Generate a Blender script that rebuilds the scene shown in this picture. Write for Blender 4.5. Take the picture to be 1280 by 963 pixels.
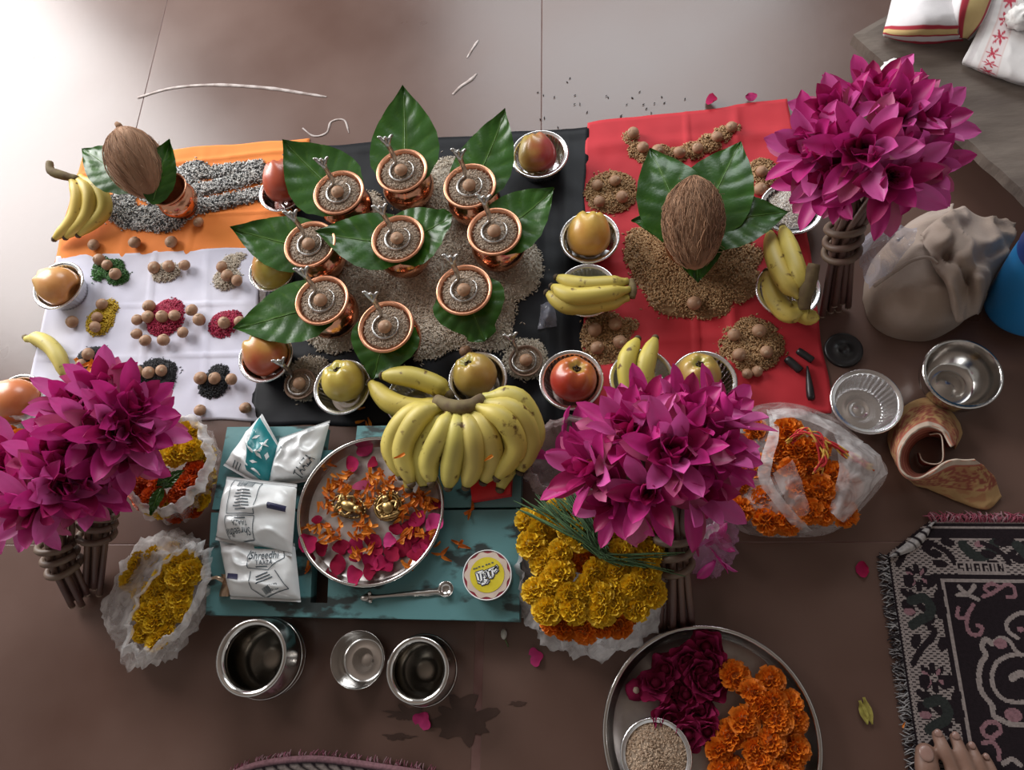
import bpy, math, random
from mathutils import Vector, Matrix, noise
random.seed(11)
for _o in list(bpy.data.objects): bpy.data.objects.remove(_o)
scene = bpy.context.scene
COL = scene.collection
PI = math.pi
# ------------------------------------------------------------------ camera (pixel frame 1280 x 963)
F, CX, CY, CAMH = 930.0, 640.0, 481.5, 1.05
_d = Vector((130, -359, -930)).normalized()            # straight down, in camera axes
_v = Vector((44, 2486, -930)).normalized()             # direction of the cloth edges, in camera axes
ZC = -_d
YC = (_v - _v.dot(ZC) * ZC).normalized()
XC = YC.cross(ZC)
cam_d = bpy.data.cameras.new('camera'); cam = bpy.data.objects.new('camera', cam_d); COL.objects.link(cam)
cam_d.sensor_width = 36.0; cam_d.sensor_fit = 'HORIZONTAL'; cam_d.lens = F * 36.0 / 1280.0
cam_d.clip_start = 0.02; cam_d.clip_end = 50
cam.matrix_world = Matrix(((XC.x, XC.y, XC.z, 0), (YC.x, YC.y, YC.z, 0), (ZC.x, ZC.y, ZC.z, CAMH), (0, 0, 0, 1)))
scene.camera = cam
# ------------------------------------------------------------------ world, daylight, exposure
world = bpy.data.worlds.new('world'); scene.world = world; world.use_nodes = True
_bg = world.node_tree.nodes['Background']; _bg.inputs[0].default_value = (1.0, 0.97, 0.93, 1); _bg.inputs[1].default_value = 0.42

def area_light(name, loc, target, sx, sy, power, color):
    l = bpy.data.lights.new(name, 'AREA'); l.shape = 'RECTANGLE'; l.size = sx; l.size_y = sy; l.energy = power; l.color = color
    o = bpy.data.objects.new(name, l); COL.objects.link(o); o.location = loc
    o.rotation_euler = (Vector(target) - Vector(loc)).to_track_quat('-Z', 'Y').to_euler()
    return o
area_light('daylight_doorway', (-2.40, 1.90, 1.15), (-0.35, 0.45, 0.0), 1.3, 1.9, 112, (1.0, 0.985, 0.975))
area_light('daylight_window', (0.1, 2.6, 1.75), (0.1, 0.5, 0.0), 1.5, 1.1, 42, (0.92, 0.97, 1.0))
vs = scene.view_settings
vs.view_transform = 'Standard'; vs.look = 'None'; vs.gamma = 1.0; vs.exposure = 0.0
try: vs.use_curve_mapping = False
except Exception: pass

# ------------------------------------------------------------------ helpers
def ray(px, py):
    c = Vector((px - CX, CY - py, -F))
    return Vector((c.dot(XC), c.dot(YC), c.dot(ZC)))
def P(px, py, z=0.0):                                   # the point at height z seen at a pixel
    w = ray(px, py); t = (z - CAMH) / w.z
    return Vector((w.x * t, w.y * t, z))
def M(px, py, z=0.0):                                   # metres per pixel there
    return (z - CAMH) / ray(px, py).z
def rnd(a, b): return random.uniform(a, b)
def lerp(a, b, t): return a + (b - a) * t
def spline(pts, n):
    pts = [Vector(p) for p in pts]
    if len(pts) == 2: return [pts[0].lerp(pts[1], i / n) for i in range(n + 1)]
    q = [2 * pts[0] - pts[1]] + pts + [2 * pts[-1] - pts[-2]]
    out = []; seg = len(pts) - 1
    for i in range(n + 1):
        s = i / n * seg; k = min(int(s), seg - 1); t = s - k
        a, b, c, d = q[k], q[k + 1], q[k + 2], q[k + 3]
        out.append(0.5 * ((2 * b) + (c - a) * t + (2 * a - 5 * b + 4 * c - d) * t * t + (3 * b - a - 3 * c + d) * t ** 3))
    return out
def interp(tab, x):
    for (x0, y0), (x1, y1) in zip(tab, tab[1:]):
        if x <= x1: return y0 + (y1 - y0) * (x - x0) / max(1e-9, x1 - x0)
    return tab[-1][1]
def nz(x, y, z=0.0): return noise.noise(Vector((x, y, z)))
def axis_matrix(axis, spin=0.0):
    return Vector(axis).to_track_quat('Z', 'Y').to_matrix().to_4x4() @ Matrix.Rotation(spin, 4, 'Z')

class MB:
    def __init__(s): s.v = []; s.f = []; s.c = []; s.m = []
    def add(s, vs_, fs_, col=(1, 1, 1), mi=0):
        b = len(s.v); s.v += [tuple(p) for p in vs_]
        s.f += [tuple(b + i for i in f) for f in fs_]; s.m += [mi] * len(fs_)
        if callable(col): s.c += [col(i) for i in range(len(vs_))]
        elif len(vs_) and isinstance(col, list): s.c += col
        else: s.c += [col] * len(vs_)
        return s
    def tube(s, pts, rad, n=8, cap=True, col=(1, 1, 1), mi=0, flat=1.0, colf=None, up=None):
        pts = [Vector(p) for p in pts]; k = len(pts); V = []; C = []
        if not hasattr(rad, '__len__'): rad = [rad] * k
        t0 = (pts[1] - pts[0]).normalized()
        u = Vector(up) if up else (Vector((0, 0, 1)) if abs(t0.z) < 0.9 else Vector((1, 0, 0)))
        for i, p in enumerate(pts):
            t = (pts[min(i + 1, k - 1)] - pts[max(i - 1, 0)]).normalized()
            a = t.cross(u)
            if a.length < 1e-6: a = t.orthogonal()
            a.normalize(); b = a.cross(t).normalized(); u = b
            for j in range(n):
                w = 2 * PI * j / n
                V.append(p + a * math.cos(w) * rad[i] + b * math.sin(w) * rad[i] * flat)
                C.append(colf(i / (k - 1), j / n) if colf else col)
        Fs = [(i * n + j, i * n + (j + 1) % n, (i + 1) * n + (j + 1) % n, (i + 1) * n + j) for i in range(k - 1) for j in range(n)]
        if cap: Fs += [tuple(range(n))[::-1], tuple((k - 1) * n + j for j in range(n))]
        return s.add(V, Fs, C, mi)
    def lathe(s, prof, n=32, col=(1, 1, 1), mi=0, rf=None, cap0=False, cap1=False, off=(0, 0, 0)):
        V = []
        for i, (r, z) in enumerate(prof):
            for j in range(n):
                w = 2 * PI * j / n; q = r * (rf(i, w) if rf else 1)
                V.append((off[0] + q * math.cos(w), off[1] + q * math.sin(w), off[2] + z))
        k = len(prof)
        Fs = [(i * n + j, i * n + (j + 1) % n, (i + 1) * n + (j + 1) % n, (i + 1) * n + j) for i in range(k - 1) for j in range(n)]
        if cap0: Fs.append(tuple(range(n))[::-1])
        if cap1: Fs.append(tuple((k - 1) * n + j for j in range(n)))
        return s.add(V, Fs, col, mi)
    def box(s, x0, x1, y0, y1, z0, z1, col=(1, 1, 1), mi=0):
        V = [(x, y, z) for z in (z0, z1) for y in (y0, y1) for x in (x0, x1)]
        return s.add(V, [(0, 2, 3, 1), (4, 5, 7, 6), (0, 1, 5, 4), (2, 6, 7, 3), (0, 4, 6, 2), (1, 3, 7, 5)], col, mi)
    def grid(s, fn, nu, nv, colf=None, col=(1, 1, 1), mi=0, closed_u=False):
        V = []; C = []; cu = nu if closed_u else nu + 1
        for j in range(nv + 1):
            for i in range(cu):
                V.append(fn(i / nu, j / nv)); C.append(colf(i / nu, j / nv) if colf else col)
        Fs = [(j * cu + i, j * cu + (i + 1) % cu, (j + 1) * cu + (i + 1) % cu, (j + 1) * cu + i) for j in range(nv) for i in range(nu)]
        return s.add(V, Fs, C, mi)
    def sphere(s, c, r, n=12, m=8, col=(1, 1, 1), mi=0, sc=(1, 1, 1), rf=None):
        V = []; c = Vector(c)
        for i in range(m + 1):
            a = PI * i / m
            for j in range(n):
                w = 2 * PI * j / n
                d = Vector((math.sin(a) * math.cos(w) * sc[0], math.sin(a) * math.sin(w) * sc[1], math.cos(a) * sc[2]))
                V.append(c + d * r * (rf(d) if rf else 1))
        Fs = [(i * n + j, (i + 1) * n + j, (i + 1) * n + (j + 1) % n, i * n + (j + 1) % n) for i in range(m) for j in range(n)]
        return s.add(V, Fs, col, mi)
    def mesh(s, name, mats, smooth=True):
        me = bpy.data.meshes.new(name); me.from_pydata([tuple(p) for p in s.v], [], s.f)
        for m in (mats if isinstance(mats, (list, tuple)) else [mats]): me.materials.append(m)
        me.polygons.foreach_set('material_index', s.m)
        me.polygons.foreach_set('use_smooth', [bool(smooth)] * len(s.f))
        ca = me.color_attributes.new('Col', 'FLOAT_COLOR', 'POINT')
        flat = []
        for c in s.c: flat += [c[0], c[1], c[2], 1.0]
        ca.data.foreach_set('color', flat); me.update()
        return me
    def build(s, name, mats, parent=None, loc=None, smooth=True, mat4=None):
        return link(name, s.mesh(name, mats, smooth), parent, loc, mat4)
def link(name, me, parent=None, loc=None, mat4=None):
    o = bpy.data.objects.new(name, me); COL.objects.link(o)
    if parent is not None: o.parent = parent
    if mat4 is not None: o.matrix_local = mat4
    elif loc is not None: o.location = loc
    return o
def tag(o, label=None, cat=None, group=None, kind=None):
    if label: o['label'] = label
    if cat: o['category'] = cat
    if group: o['group'] = group
    if kind: o['kind'] = kind
    return o
def thing(name, label, cat, loc=(0, 0, 0), group=None, mat4=None):
    o = bpy.data.objects.new(name, None); COL.objects.link(o); o.empty_display_size = 0.02
    if mat4 is not None: o.matrix_world = mat4
    else: o.location = loc
    return tag(o, label, cat, group)
def copy_tree(o, parent=None):
    c = o.copy(); COL.objects.link(c); c.parent = parent
    for ch in list(o.children): copy_tree(ch, c)
    return c

def sheet(rows, nu, nv, mat, name, colf=None, parent=None, o0=None, noise_amp=0.0, nscale=30, th=0.0):
    """rows: lists of (px, py, z); splined both ways"""
    o0 = o0 if o0 is not None else Vector((0, 0, 0)); R = [spline([P(*q) for q in r], nu) for r in rows]
    cols = [spline([r[i] for r in R], nv) for i in range(nu + 1)]
    def fn(u, v):
        p = cols[int(round(u * nu))][int(round(v * nv))]
        if noise_amp: p = p + Vector((0, 0, noise_amp * ((1 - abs(nz(p.x * nscale, p.y * nscale, 1.7))) ** 3 - .4)))
        return p - o0
    m = MB(); m.grid(fn, nu, nv, colf); o = m.build(name, mat, parent, loc=(o0 if parent is None else None))
    if th:
        s = o.modifiers.new('thickness', 'SOLIDIFY'); s.thickness = th; s.offset = -1
    return o

def mound(outline, centre, h, z0, mat, name, parent=None, o0=Vector((0, 0, 0)), n=64, k=18, pw=2.6, amp=.006, nsc=16, seed=0.0, tuck=0.06):
    op = [P(x, y, z0) for x, y in outline] ; op = spline(op + [op[0]], n)[:-1]; c = P(centre[0], centre[1], z0); m = MB(); V = []
    for j in range(k + 1):
        r = 1 - j / k
        for i in range(n):
            p = c.lerp(op[i], r * (1 + tuck * (1 - r) * 3)); hh = h * max(0, 1 - r ** pw) ** .62
            p = Vector((p.x, p.y, z0 + hh + amp * min(1, (1 - r) * 4 + .05) * ((1 - abs(nz(p.x * nsc + seed, p.y * nsc, seed))) ** 3 - .3))); V.append(p - o0)
    m.add(V, [(j * n + i, j * n + (i + 1) % n, (j + 1) * n + (i + 1) % n, (j + 1) * n + i) for j in range(k) for i in range(n)])
    return m.build(name, mat, parent)
# ------------------------------------------------------------------ materials
def pmat(name, color, rough=0.5, metal=0.0, color2=None, nscale=8.0, nlo=0.4, nhi=0.65, bump=None, attr=False, coat=0.0,
         transl=0.0, detail=4.0, sheen=0.0, rough2=None, spec=None, stretch=None):
    m = bpy.data.materials.new(name); m.use_nodes = True; nt = m.node_tree; N = nt.nodes; L = nt.links
    b = N['Principled BSDF']; b.inputs['Roughness'].default_value = rough; b.inputs['Metallic'].default_value = metal
    if spec is not None: b.inputs['Specular IOR Level'].default_value = spec
    if coat: b.inputs['Coat Weight'].default_value = coat; b.inputs['Coat Roughness'].default_value = 0.15
    if sheen: b.inputs['Sheen Weight'].default_value = sheen
    tc = N.new('ShaderNodeTexCoord'); vec = tc.outputs['Object']
    if stretch:
        mp = N.new('ShaderNodeMapping'); mp.inputs['Scale'].default_value = stretch; L.new(vec, mp.inputs['Vector']); vec = mp.outputs['Vector']
    src = None
    if attr:
        a = N.new('ShaderNodeAttribute'); a.attribute_name = 'Col'; src = a.outputs['Color']
    if color2 is not None:
        n = N.new('ShaderNodeTexNoise'); n.inputs['Scale'].default_value = nscale; n.inputs['Detail'].default_value = detail
        L.new(vec, n.inputs['Vector'])
        r = N.new('ShaderNodeMapRange'); r.inputs['From Min'].default_value = nlo; r.inputs['From Max'].default_value = nhi
        L.new(n.outputs['Fac'], r.inputs['Value'])
        mx = N.new('ShaderNodeMix'); mx.data_type = 'RGBA'; L.new(r.outputs['Result'], mx.inputs['Factor'])
        mx.inputs['A'].default_value = (*color, 1); mx.inputs['B'].default_value = (*color2, 1)
        if attr:
            mu = N.new('ShaderNodeMix'); mu.data_type = 'RGBA'; mu.blend_type = 'MULTIPLY'; mu.inputs['Factor'].default_value = 1
            L.new(src, mu.inputs['A']); L.new(mx.outputs['Result'], mu.inputs['B']); src = mu.outputs['Result']
        else: src = mx.outputs['Result']
        if rough2 is not None:
            rr = N.new('ShaderNodeMapRange'); rr.inputs['To Min'].default_value = rough; rr.inputs['To Max'].default_value = rough2
            L.new(r.outputs['Result'], rr.inputs['Value']); L.new(rr.outputs['Result'], b.inputs['Roughness'])
    if src is not None: L.new(src, b.inputs['Base Color'])
    else: b.inputs['Base Color'].default_value = (*color, 1)
    if bump:
        n2 = N.new('ShaderNodeTexNoise'); n2.inputs['Scale'].default_value = bump[0]; n2.inputs['Detail'].default_value = 3
        L.new(vec, n2.inputs['Vector'])
        bp = N.new('ShaderNodeBump'); bp.inputs['Strength'].default_value = bump[1]; bp.inputs['Distance'].default_value = bump[2] if len(bump) > 2 else 0.002
        L.new(n2.outputs['Fac'], bp.inputs['Height']); L.new(bp.outputs['Normal'], b.inputs['Normal'])
    if transl:
        tr = N.new('ShaderNodeBsdfTranslucent'); ms = N.new('ShaderNodeMixShader'); ms.inputs[0].default_value = transl
        if src is not None: L.new(src, tr.inputs['Color'])
        else: tr.inputs['Color'].default_value = (*color, 1)
        out = N['Material Output']; L.new(b.outputs[0], ms.inputs[1]); L.new(tr.outputs[0], ms.inputs[2]); L.new(ms.outputs[0], out.inputs['Surface'])
    return m
def film_mat(name, tint, lo, hi, rough=0.25, scale=30.0, transp=(1, 1, 1)):
    """thin plastic film: part see-through, part milky and glossy"""
    m = bpy.data.materials.new(name); m.use_nodes = True; nt = m.node_tree; N = nt.nodes; L = nt.links
    b = N['Principled BSDF']; b.inputs['Base Color'].default_value = (*tint, 1); b.inputs['Roughness'].default_value = rough
    tl = N.new('ShaderNodeBsdfTranslucent'); tl.inputs['Color'].default_value = (*tint, 1)
    m1 = N.new('ShaderNodeMixShader'); m1.inputs[0].default_value = 0.35; L.new(b.outputs[0], m1.inputs[1]); L.new(tl.outputs[0], m1.inputs[2])
    tp = N.new('ShaderNodeBsdfTransparent'); tp.inputs['Color'].default_value = (*transp, 1)
    tc = N.new('ShaderNodeTexCoord'); n = N.new('ShaderNodeTexNoise'); n.inputs['Scale'].default_value = scale; n.inputs['Detail'].default_value = 3
    n.inputs['Distortion'].default_value = 1.2
    L.new(tc.outputs['Object'], n.inputs['Vector'])
    r = N.new('ShaderNodeMapRange'); r.inputs['From Min'].default_value = 0.35; r.inputs['From Max'].default_value = 0.68
    r.inputs['To Min'].default_value = lo; r.inputs['To Max'].default_value = hi; L.new(n.outputs['Fac'], r.inputs['Value'])
    bp = N.new('ShaderNodeBump'); bp.inputs['Strength'].default_value = 0.7; bp.inputs['Distance'].default_value = 0.004
    L.new(n.outputs['Fac'], bp.inputs['Height']); L.new(bp.outputs['Normal'], b.inputs['Normal'])
    m2 = N.new('ShaderNodeMixShader'); L.new(r.outputs['Result'], m2.inputs[0]); L.new(tp.outputs[0], m2.inputs[1]); L.new(m1.outputs[0], m2.inputs[2])
    L.new(m2.outputs[0], N['Material Output'].inputs['Surface'])
    return m

MT = {}
MT['slab'] = pmat('floor_stone', (0.092, 0.047, 0.035), 0.27, color2=(0.140, 0.082, 0.065), nscale=3.0, nlo=0.35, nhi=0.7, bump=(60, 0.15, 0.0006), detail=8, rough2=0.36)
MT['plaster'] = pmat('ceiling_plaster', (0.34, 0.29, 0.25), 0.9, color2=(0.28, 0.235, 0.20), nscale=3, bump=(40, .2, .002))
MT['mortar'] = pmat('floor_mortar', (0.115, 0.045, 0.037), 0.8, color2=(0.19, 0.11, 0.095), nscale=9, nlo=0.35, nhi=0.6, bump=(80, 0.4, 0.001))
MT['chalk'] = pmat('chalk', (0.50, 0.44, 0.42), 0.9, color2=(0.28, 0.22, 0.20), nscale=60)
MT['wet'] = pmat('wet_floor', (0.045, 0.023, 0.018), 0.3, color2=(0.06, 0.032, 0.025), nscale=30)
MT['orange_cloth'] = pmat('orange_cotton', (0.80, 0.24, 0.045), 0.85, color2=(0.72, 0.20, 0.035), nscale=14, bump=(900, 0.25, 0.0004))
MT['white_cloth'] = pmat('white_cotton', (0.60, 0.59, 0.68), 0.85, color2=(0.54, 0.53, 0.63), nscale=10, bump=(900, 0.2, 0.0004))
MT['black_cloth'] = pmat('black_satin', (0.0045, 0.005, 0.007), 0.55, color2=(0.009, 0.010, 0.014), nscale=9, bump=(120, 0.2, 0.0006), spec=0.22)
MT['red_cloth'] = pmat('red_cotton', (0.52, 0.020, 0.032), 0.75, color2=(0.45, 0.015, 0.026), nscale=10, bump=(900, 0.25, 0.0004))
MT['steel'] = pmat('stainless_steel', (0.62, 0.60, 0.58), 0.13, 1.0, color2=(0.52, 0.50, 0.48), nscale=12, rough2=0.2)
MT['steel_dull'] = pmat('brushed_steel', (0.50, 0.46, 0.43), 0.30, 1.0, color2=(0.40, 0.36, 0.33), nscale=20)
MT['foil'] = pmat('aluminium_foil', (0.83, 0.83, 0.84), 0.24, 1.0, bump=(70, 0.25, 0.002))
MT['copper'] = pmat('polished_copper', (0.66, 0.32, 0.20), 0.18, 1.0, color2=(0.54, 0.25, 0.15), nscale=30, bump=(55, 0.28, 0.003))
MT['copper_rim'] = pmat('copper_rim', (0.70, 0.34, 0.21), 0.34, 1.0, color2=(0.58, 0.26, 0.15), nscale=40)
MT['silver'] = pmat('silver', (0.60, 0.59, 0.57), 0.30, 1.0, color2=(0.30, 0.28, 0.26), nscale=120)
MT['brass'] = pmat('brass', (0.44, 0.30, 0.12), 0.33, 1.0, color2=(0.20, 0.12, 0.05), nscale=120, bump=(200, 0.4, 0.001))
MT['leaf'] = pmat('betel_leaf', (0.75, 0.85, 0.6), 0.30, color2=(1.15, 1.15, 0.9), nscale=22, attr=True, bump=(70, 0.35, 0.002), transl=0.08, spec=0.4)
MT['nut'] = pmat('areca_nut', (0.29, 0.155, 0.085), 0.6, color2=(0.42, 0.25, 0.15), nscale=60, bump=(160, 0.3, 0.001))
MT['nut_scar'] = pmat('areca_scar', (0.42, 0.29, 0.19), 0.75, color2=(0.3, 0.18, 0.1), nscale=150)
MT['grain'] = pmat('grain', (1, 1, 1), 0.6, attr=True, color2=(0.85, 0.82, 0.78), nscale=40)
MT['husk'] = pmat('coconut_husk', (0.23, 0.12, 0.065), 0.85, color2=(0.36, 0.21, 0.125), nscale=40, bump=(160, 0.6, 0.002), stretch=(1, 1, 0.15))
MT['fibre'] = pmat('coconut_fibre', (0.9, 0.85, 0.8), 0.8, attr=True, color2=(1.1, 1.1, 1.1), nscale=60)
MT['apple'] = pmat('apple_skin', (1, 1, 1), 0.34, attr=True, color2=(0.85, 0.75, 0.65), nscale=45, coat=0.25, nlo=0.45, nhi=0.75)
MT['dark'] = pmat('dark_brown', (0.035, 0.022, 0.014), 0.8, color2=(0.07, 0.045, 0.025), nscale=80)
MT['banana'] = pmat('banana_peel', (1, 1, 1), 0.50, attr=True, color2=(0.22, 0.13, 0.06), nscale=60, nlo=0.62, nhi=0.70, bump=(40, 0.15, 0.001), stretch=(1, 1, 1))
MT['banana_end'] = pmat('banana_end', (0.045, 0.028, 0.015), 0.8, color2=(0.10, 0.065, 0.03), nscale=90)
MT['banana_stalk'] = pmat('banana_stalk', (0.16, 0.12, 0.05), 0.8, color2=(0.10, 0.06, 0.03), nscale=60)
MT['lily'] = pmat('lily_petal', (1.05, 1.0, 1.05), 0.48, attr=True, color2=(0.88, 0.8, 0.84), nscale=18, transl=0.22)
MT['stem'] = pmat('lily_stem', (0.085, 0.040, 0.036), 0.45, color2=(0.15, 0.085, 0.06), nscale=15, stretch=(1, 1, 0.3))
MT['tie'] = pmat('stem_tie', (0.16, 0.11, 0.075), 0.55, color2=(0.11, 0.06, 0.045), nscale=40)
MT['cut'] = pmat('stem_cut_end', (0.36, 0.28, 0.22), 0.8, color2=(0.24, 0.16, 0.12), nscale=120)
MT['marigold'] = pmat('marigold_petal', (1, 1, 1), 0.6, attr=True, color2=(0.9, 0.82, 0.7), nscale=60, transl=0.2)
MT['rose'] = pmat('rose_petal', (1, 1, 1), 0.8, spec=0.15, attr=True, color2=(0.75, 0.7, 0.8), nscale=40, transl=0.15)
MT['green'] = pmat('green_stalk', (0.055, 0.11, 0.03), 0.55, color2=(0.09, 0.15, 0.05), nscale=60)
MT['bag'] = film_mat('carrier_bag_film', (0.82, 0.77, 0.75), 0.20, 0.66, 0.35, 26)
MT['bag_clear'] = film_mat('clear_bag_film', (0.80, 0.72, 0.70), 0.14, 0.50, 0.22, 30)
MT['bag_rim'] = film_mat('bag_rim_film', (0.80, 0.78, 0.78), 0.30, 0.78, 0.35, 40)
MT['bag_brown'] = film_mat('mauve_bag_film', (0.34, 0.25, 0.24), 0.35, 0.8, 0.3, 26)
MT['cling'] = film_mat('crinkled_clear_film', (0.50, 0.50, 0.60), 0.25, 0.85, 0.12, 22)
MT['bag_pink'] = film_mat('pink_bag_film', (0.60, 0.30, 0.48), 0.15, 0.6, 0.15, 30)
MT['pouch'] = pmat('milk_pouch_film', (0.78, 0.79, 0.79), 0.30, color2=(0.70, 0.72, 0.73), nscale=12, bump=(26, 0.4, 0.004), coat=0.3)
MT['teal_print'] = pmat('teal_print', (0.012, 0.18, 0.20), 0.35, color2=(0.016, 0.22, 0.24), nscale=20)
MT['navy_print'] = pmat('navy_print', (0.02, 0.022, 0.075), 0.4, color2=(0.03, 0.03, 0.09), nscale=20)
MT['ink'] = pmat('ink_print', (0.030, 0.055, 0.075), 0.5, color2=(0.05, 0.08, 0.10), nscale=40)
MT['white_print'] = pmat('white_print', (0.74, 0.75, 0.75), 0.4, color2=(0.68, 0.70, 0.70), nscale=30)
MT['board'] = pmat('teal_painted_wood', (0.085, 0.215, 0.225), 0.45, color2=(0.018, 0.030, 0.030), nscale=26, nlo=0.54, nhi=0.60, bump=(40, 0.3, 0.002), detail=10, stretch=(0.6, 1.2, 1))
MT['wood_dark'] = pmat('dark_wood', (0.030, 0.020, 0.015), 0.7, color2=(0.05, 0.034, 0.025), nscale=30)
MT['bench'] = pmat('weathered_wood', (0.17, 0.135, 0.11), 0.75, color2=(0.085, 0.062, 0.05), nscale=9, nlo=0.38, nhi=0.7, bump=(30, 0.5, 0.004), detail=9, stretch=(0.5, 2.0, 1))
MT['attr'] = pmat('dyed_cotton', (1, 1, 1), 0.85, attr=True, color2=(0.9, 0.9, 0.9), nscale=30, bump=(700, 0.3, 0.0005))
MT['wool'] = pmat('woven_wool', (1, 1, 1), 0.95, attr=True, color2=(0.72, 0.72, 0.72), nscale=260, bump=(500, 0.5, 0.001), spec=0.2)
MT['sack'] = pmat('beige_sackcloth', (0.27, 0.20, 0.155), 0.85, color2=(0.34, 0.27, 0.23), nscale=9, nlo=0.4, nhi=0.62, bump=(500, 0.3, 0.001))
MT['blue'] = pmat('blue_plastic', (0.018, 0.20, 0.48), 0.35, color2=(0.02, 0.22, 0.52), nscale=6)
MT['navy'] = pmat('navy_plastic', (0.02, 0.055, 0.24), 0.4, color2=(0.025, 0.065, 0.27), nscale=6)
MT['black'] = pmat('black_plastic', (0.010, 0.010, 0.011), 0.4, color2=(0.016, 0.016, 0.017), nscale=30)
MT['skin'] = pmat('skin', (0.185, 0.098, 0.068), 0.5, color2=(0.24, 0.135, 0.098), nscale=30, bump=(260, 0.15, 0.001))
MT['nail'] = pmat('toenail', (0.27, 0.155, 0.125), 0.3, color2=(0.31, 0.19, 0.155), nscale=60)
MT['red_card'] = pmat('red_card', (0.60, 0.012, 0.018), 0.45, color2=(0.52, 0.01, 0.015), nscale=20)
MT['thread'] = pmat('dyed_thread', (1, 1, 1), 0.8, attr=True, color2=(0.85, 0.8, 0.8), nscale=120)
MT['steel_inner_shaded'] = pmat('steel_inside_shaded', (0.26, 0.24, 0.21), 0.22, 1.0, color2=(0.20, 0.18, 0.16), nscale=18)  # darker copy of the steel; dim reflections inside the pots put into the colour
MT['tissue'] = pmat('white_tissue', (0.74, 0.72, 0.70), 0.9, color2=(0.62, 0.60, 0.58), nscale=60, bump=(120, 0.5, 0.002))
MT['yellow_print'] = pmat('yellow_print', (0.52, 0.42, 0.02), 0.35, color2=(0.62, 0.52, 0.04), nscale=40)
MT['cream_print'] = pmat('cream_print', (0.50, 0.40, 0.33), 0.35, color2=(0.56, 0.46, 0.38), nscale=60)
MT['maroon_print'] = pmat('maroon_print', (0.20, 0.015, 0.03), 0.4, color2=(0.24, 0.02, 0.035), nscale=60)
# ================================================================== the setting: stone slab floor
floor = MB().box(-3.2, 3.2, -2.6, 4.2, -0.03, -0.0006).build('floor', MT['mortar'], smooth=False)
tag(floor, kind='structure')
ceiling = MB().box(-3.2, 3.2, -2.6, 4.2, 2.7, 2.8).build('ceiling', MT['plaster'], smooth=False); tag(ceiling, kind='structure')
def make_slabs():
    yj = P(1050, 678).y
    xu, xl, xn = P(677, 80).x, P(190, 80).x, P(597, 870).x
    w = xu - xl; h = w * 2.4; g = 0.0008
    rows = [(yj + 2 * h, yj + 3 * h, xu), (yj - 2 * h, yj - h, xu), (yj - 3 * h, yj - 2 * h, xn), (yj, yj + h, xu), (yj + h, yj + 2 * h, xn), (yj - h, yj, xn)]
    for y0, y1, x0 in rows:
        for k in range(-8, 9):
            a, b = x0 + k * w, x0 + (k + 1) * w
            if b < -3.2 or a > 3.2 or y1 < -2.6 or y0 > 4.2: continue
            wide = 0.0062 if abs(y1 - yj) < 1e-6 and k in (0, -1) else g
            a, b, c, d = max(a, -3.2) + (wide if k == 0 else g), min(b, 3.2) - (wide if k == -1 else g), max(y0, -2.6) + g, min(y1, 4.2) - g
            cx, cy = (a + b) / 2, (c + d) / 2; e = 0.0003
            m = MB(); hx, hy = (b - a) / 2, (d - c) / 2
            V = [(sx * (hx - i), sy * (hy - i), z) for i, z in ((0, -0.02), (0, -e * 0.6), (e, 0)) for sx, sy in ((-1, -1), (1, -1), (1, 1), (-1, 1))]
            Fs = [(3, 2, 1, 0), (8, 9, 10, 11)] + [(r * 4 + j, r * 4 + (j + 1) % 4, r * 4 + 4 + (j + 1) % 4, r * 4 + 4 + j) for r in (0, 1) for j in range(4)]
            m.add(V, Fs); m.build('stone_slab', MT['slab'], floor, (cx, cy, 0), smooth=False)
make_slabs()

def flat_blob(name, pts, z0, z1, mat, label, cat, kind=None, group=None):
    m = MB(); n = len(pts)
    m.add([Vector((p.x, p.y, z0)) for p in pts] + [Vector((p.x, p.y, z1)) for p in pts],
          [tuple(range(n, 2 * n))] + [(i, (i + 1) % n, n + (i + 1) % n, n + i) for i in range(n)])
    return tag(m.build(name, mat, smooth=False), label, cat, group, kind)
def ribbon_px(name, pts, wid, z, mat, label, cat, th=0.0006):
    pth = spline([P(x, y, z) for x, y in pts], 24); m = MB(); V = []
    for i, p in enumerate(pth):
        t = (pth[min(i + 1, 24)] - pth[max(i - 1, 0)]).normalized(); s = Vector((-t.y, t.x, 0))
        w = wid * (0.7 + 0.5 * abs(nz(p.x * 60, p.y * 60))) * (0.35 + 0.65 * math.sin(PI * min(1, max(0.08, i / 24))) ** 0.4)
        V += [p + s * w, p - s * w, p + s * w - Vector((0, 0, th)), p - s * w - Vector((0, 0, th))]
    Fs = []
    for i in range(24):
        b = 4 * i; Fs += [(b, b + 1, b + 5, b + 4), (b + 2, b, b + 4, b + 6), (b + 1, b + 3, b + 7, b + 5)]
    m.add(V, Fs); return tag(m.build(name, mat), label, cat)
ribbon_px('chalk_streak', [(172, 122), (215, 110), (270, 106), (335, 110), (382, 117), (408, 121)], 0.0042, 0.0008, MT['chalk'], 'long pale curved chalk streak on the floor behind the orange cloth', 'chalk mark')
ribbon_px('chalk_smear', [(566, 118), (576, 108), (588, 100), (596, 92)], 0.004, 0.0008, MT['chalk'], 'short pale chalk smear on the floor behind the tallest betel leaf', 'chalk mark')
ribbon_px('chalk_smear', [(584, 72), (590, 62), (598, 50)], 0.0028, 0.0008, MT['chalk'], 'small hooked chalk smear far out on the bare floor', 'chalk mark')
ribbon_px('chalk_smear', [(378, 160), (392, 170), (408, 166), (414, 152), (430, 150), (436, 166)], 0.0022, 0.0008, MT['chalk'], 'looped chalk scribble on the floor beside the orange cloth corner', 'chalk mark')
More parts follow.
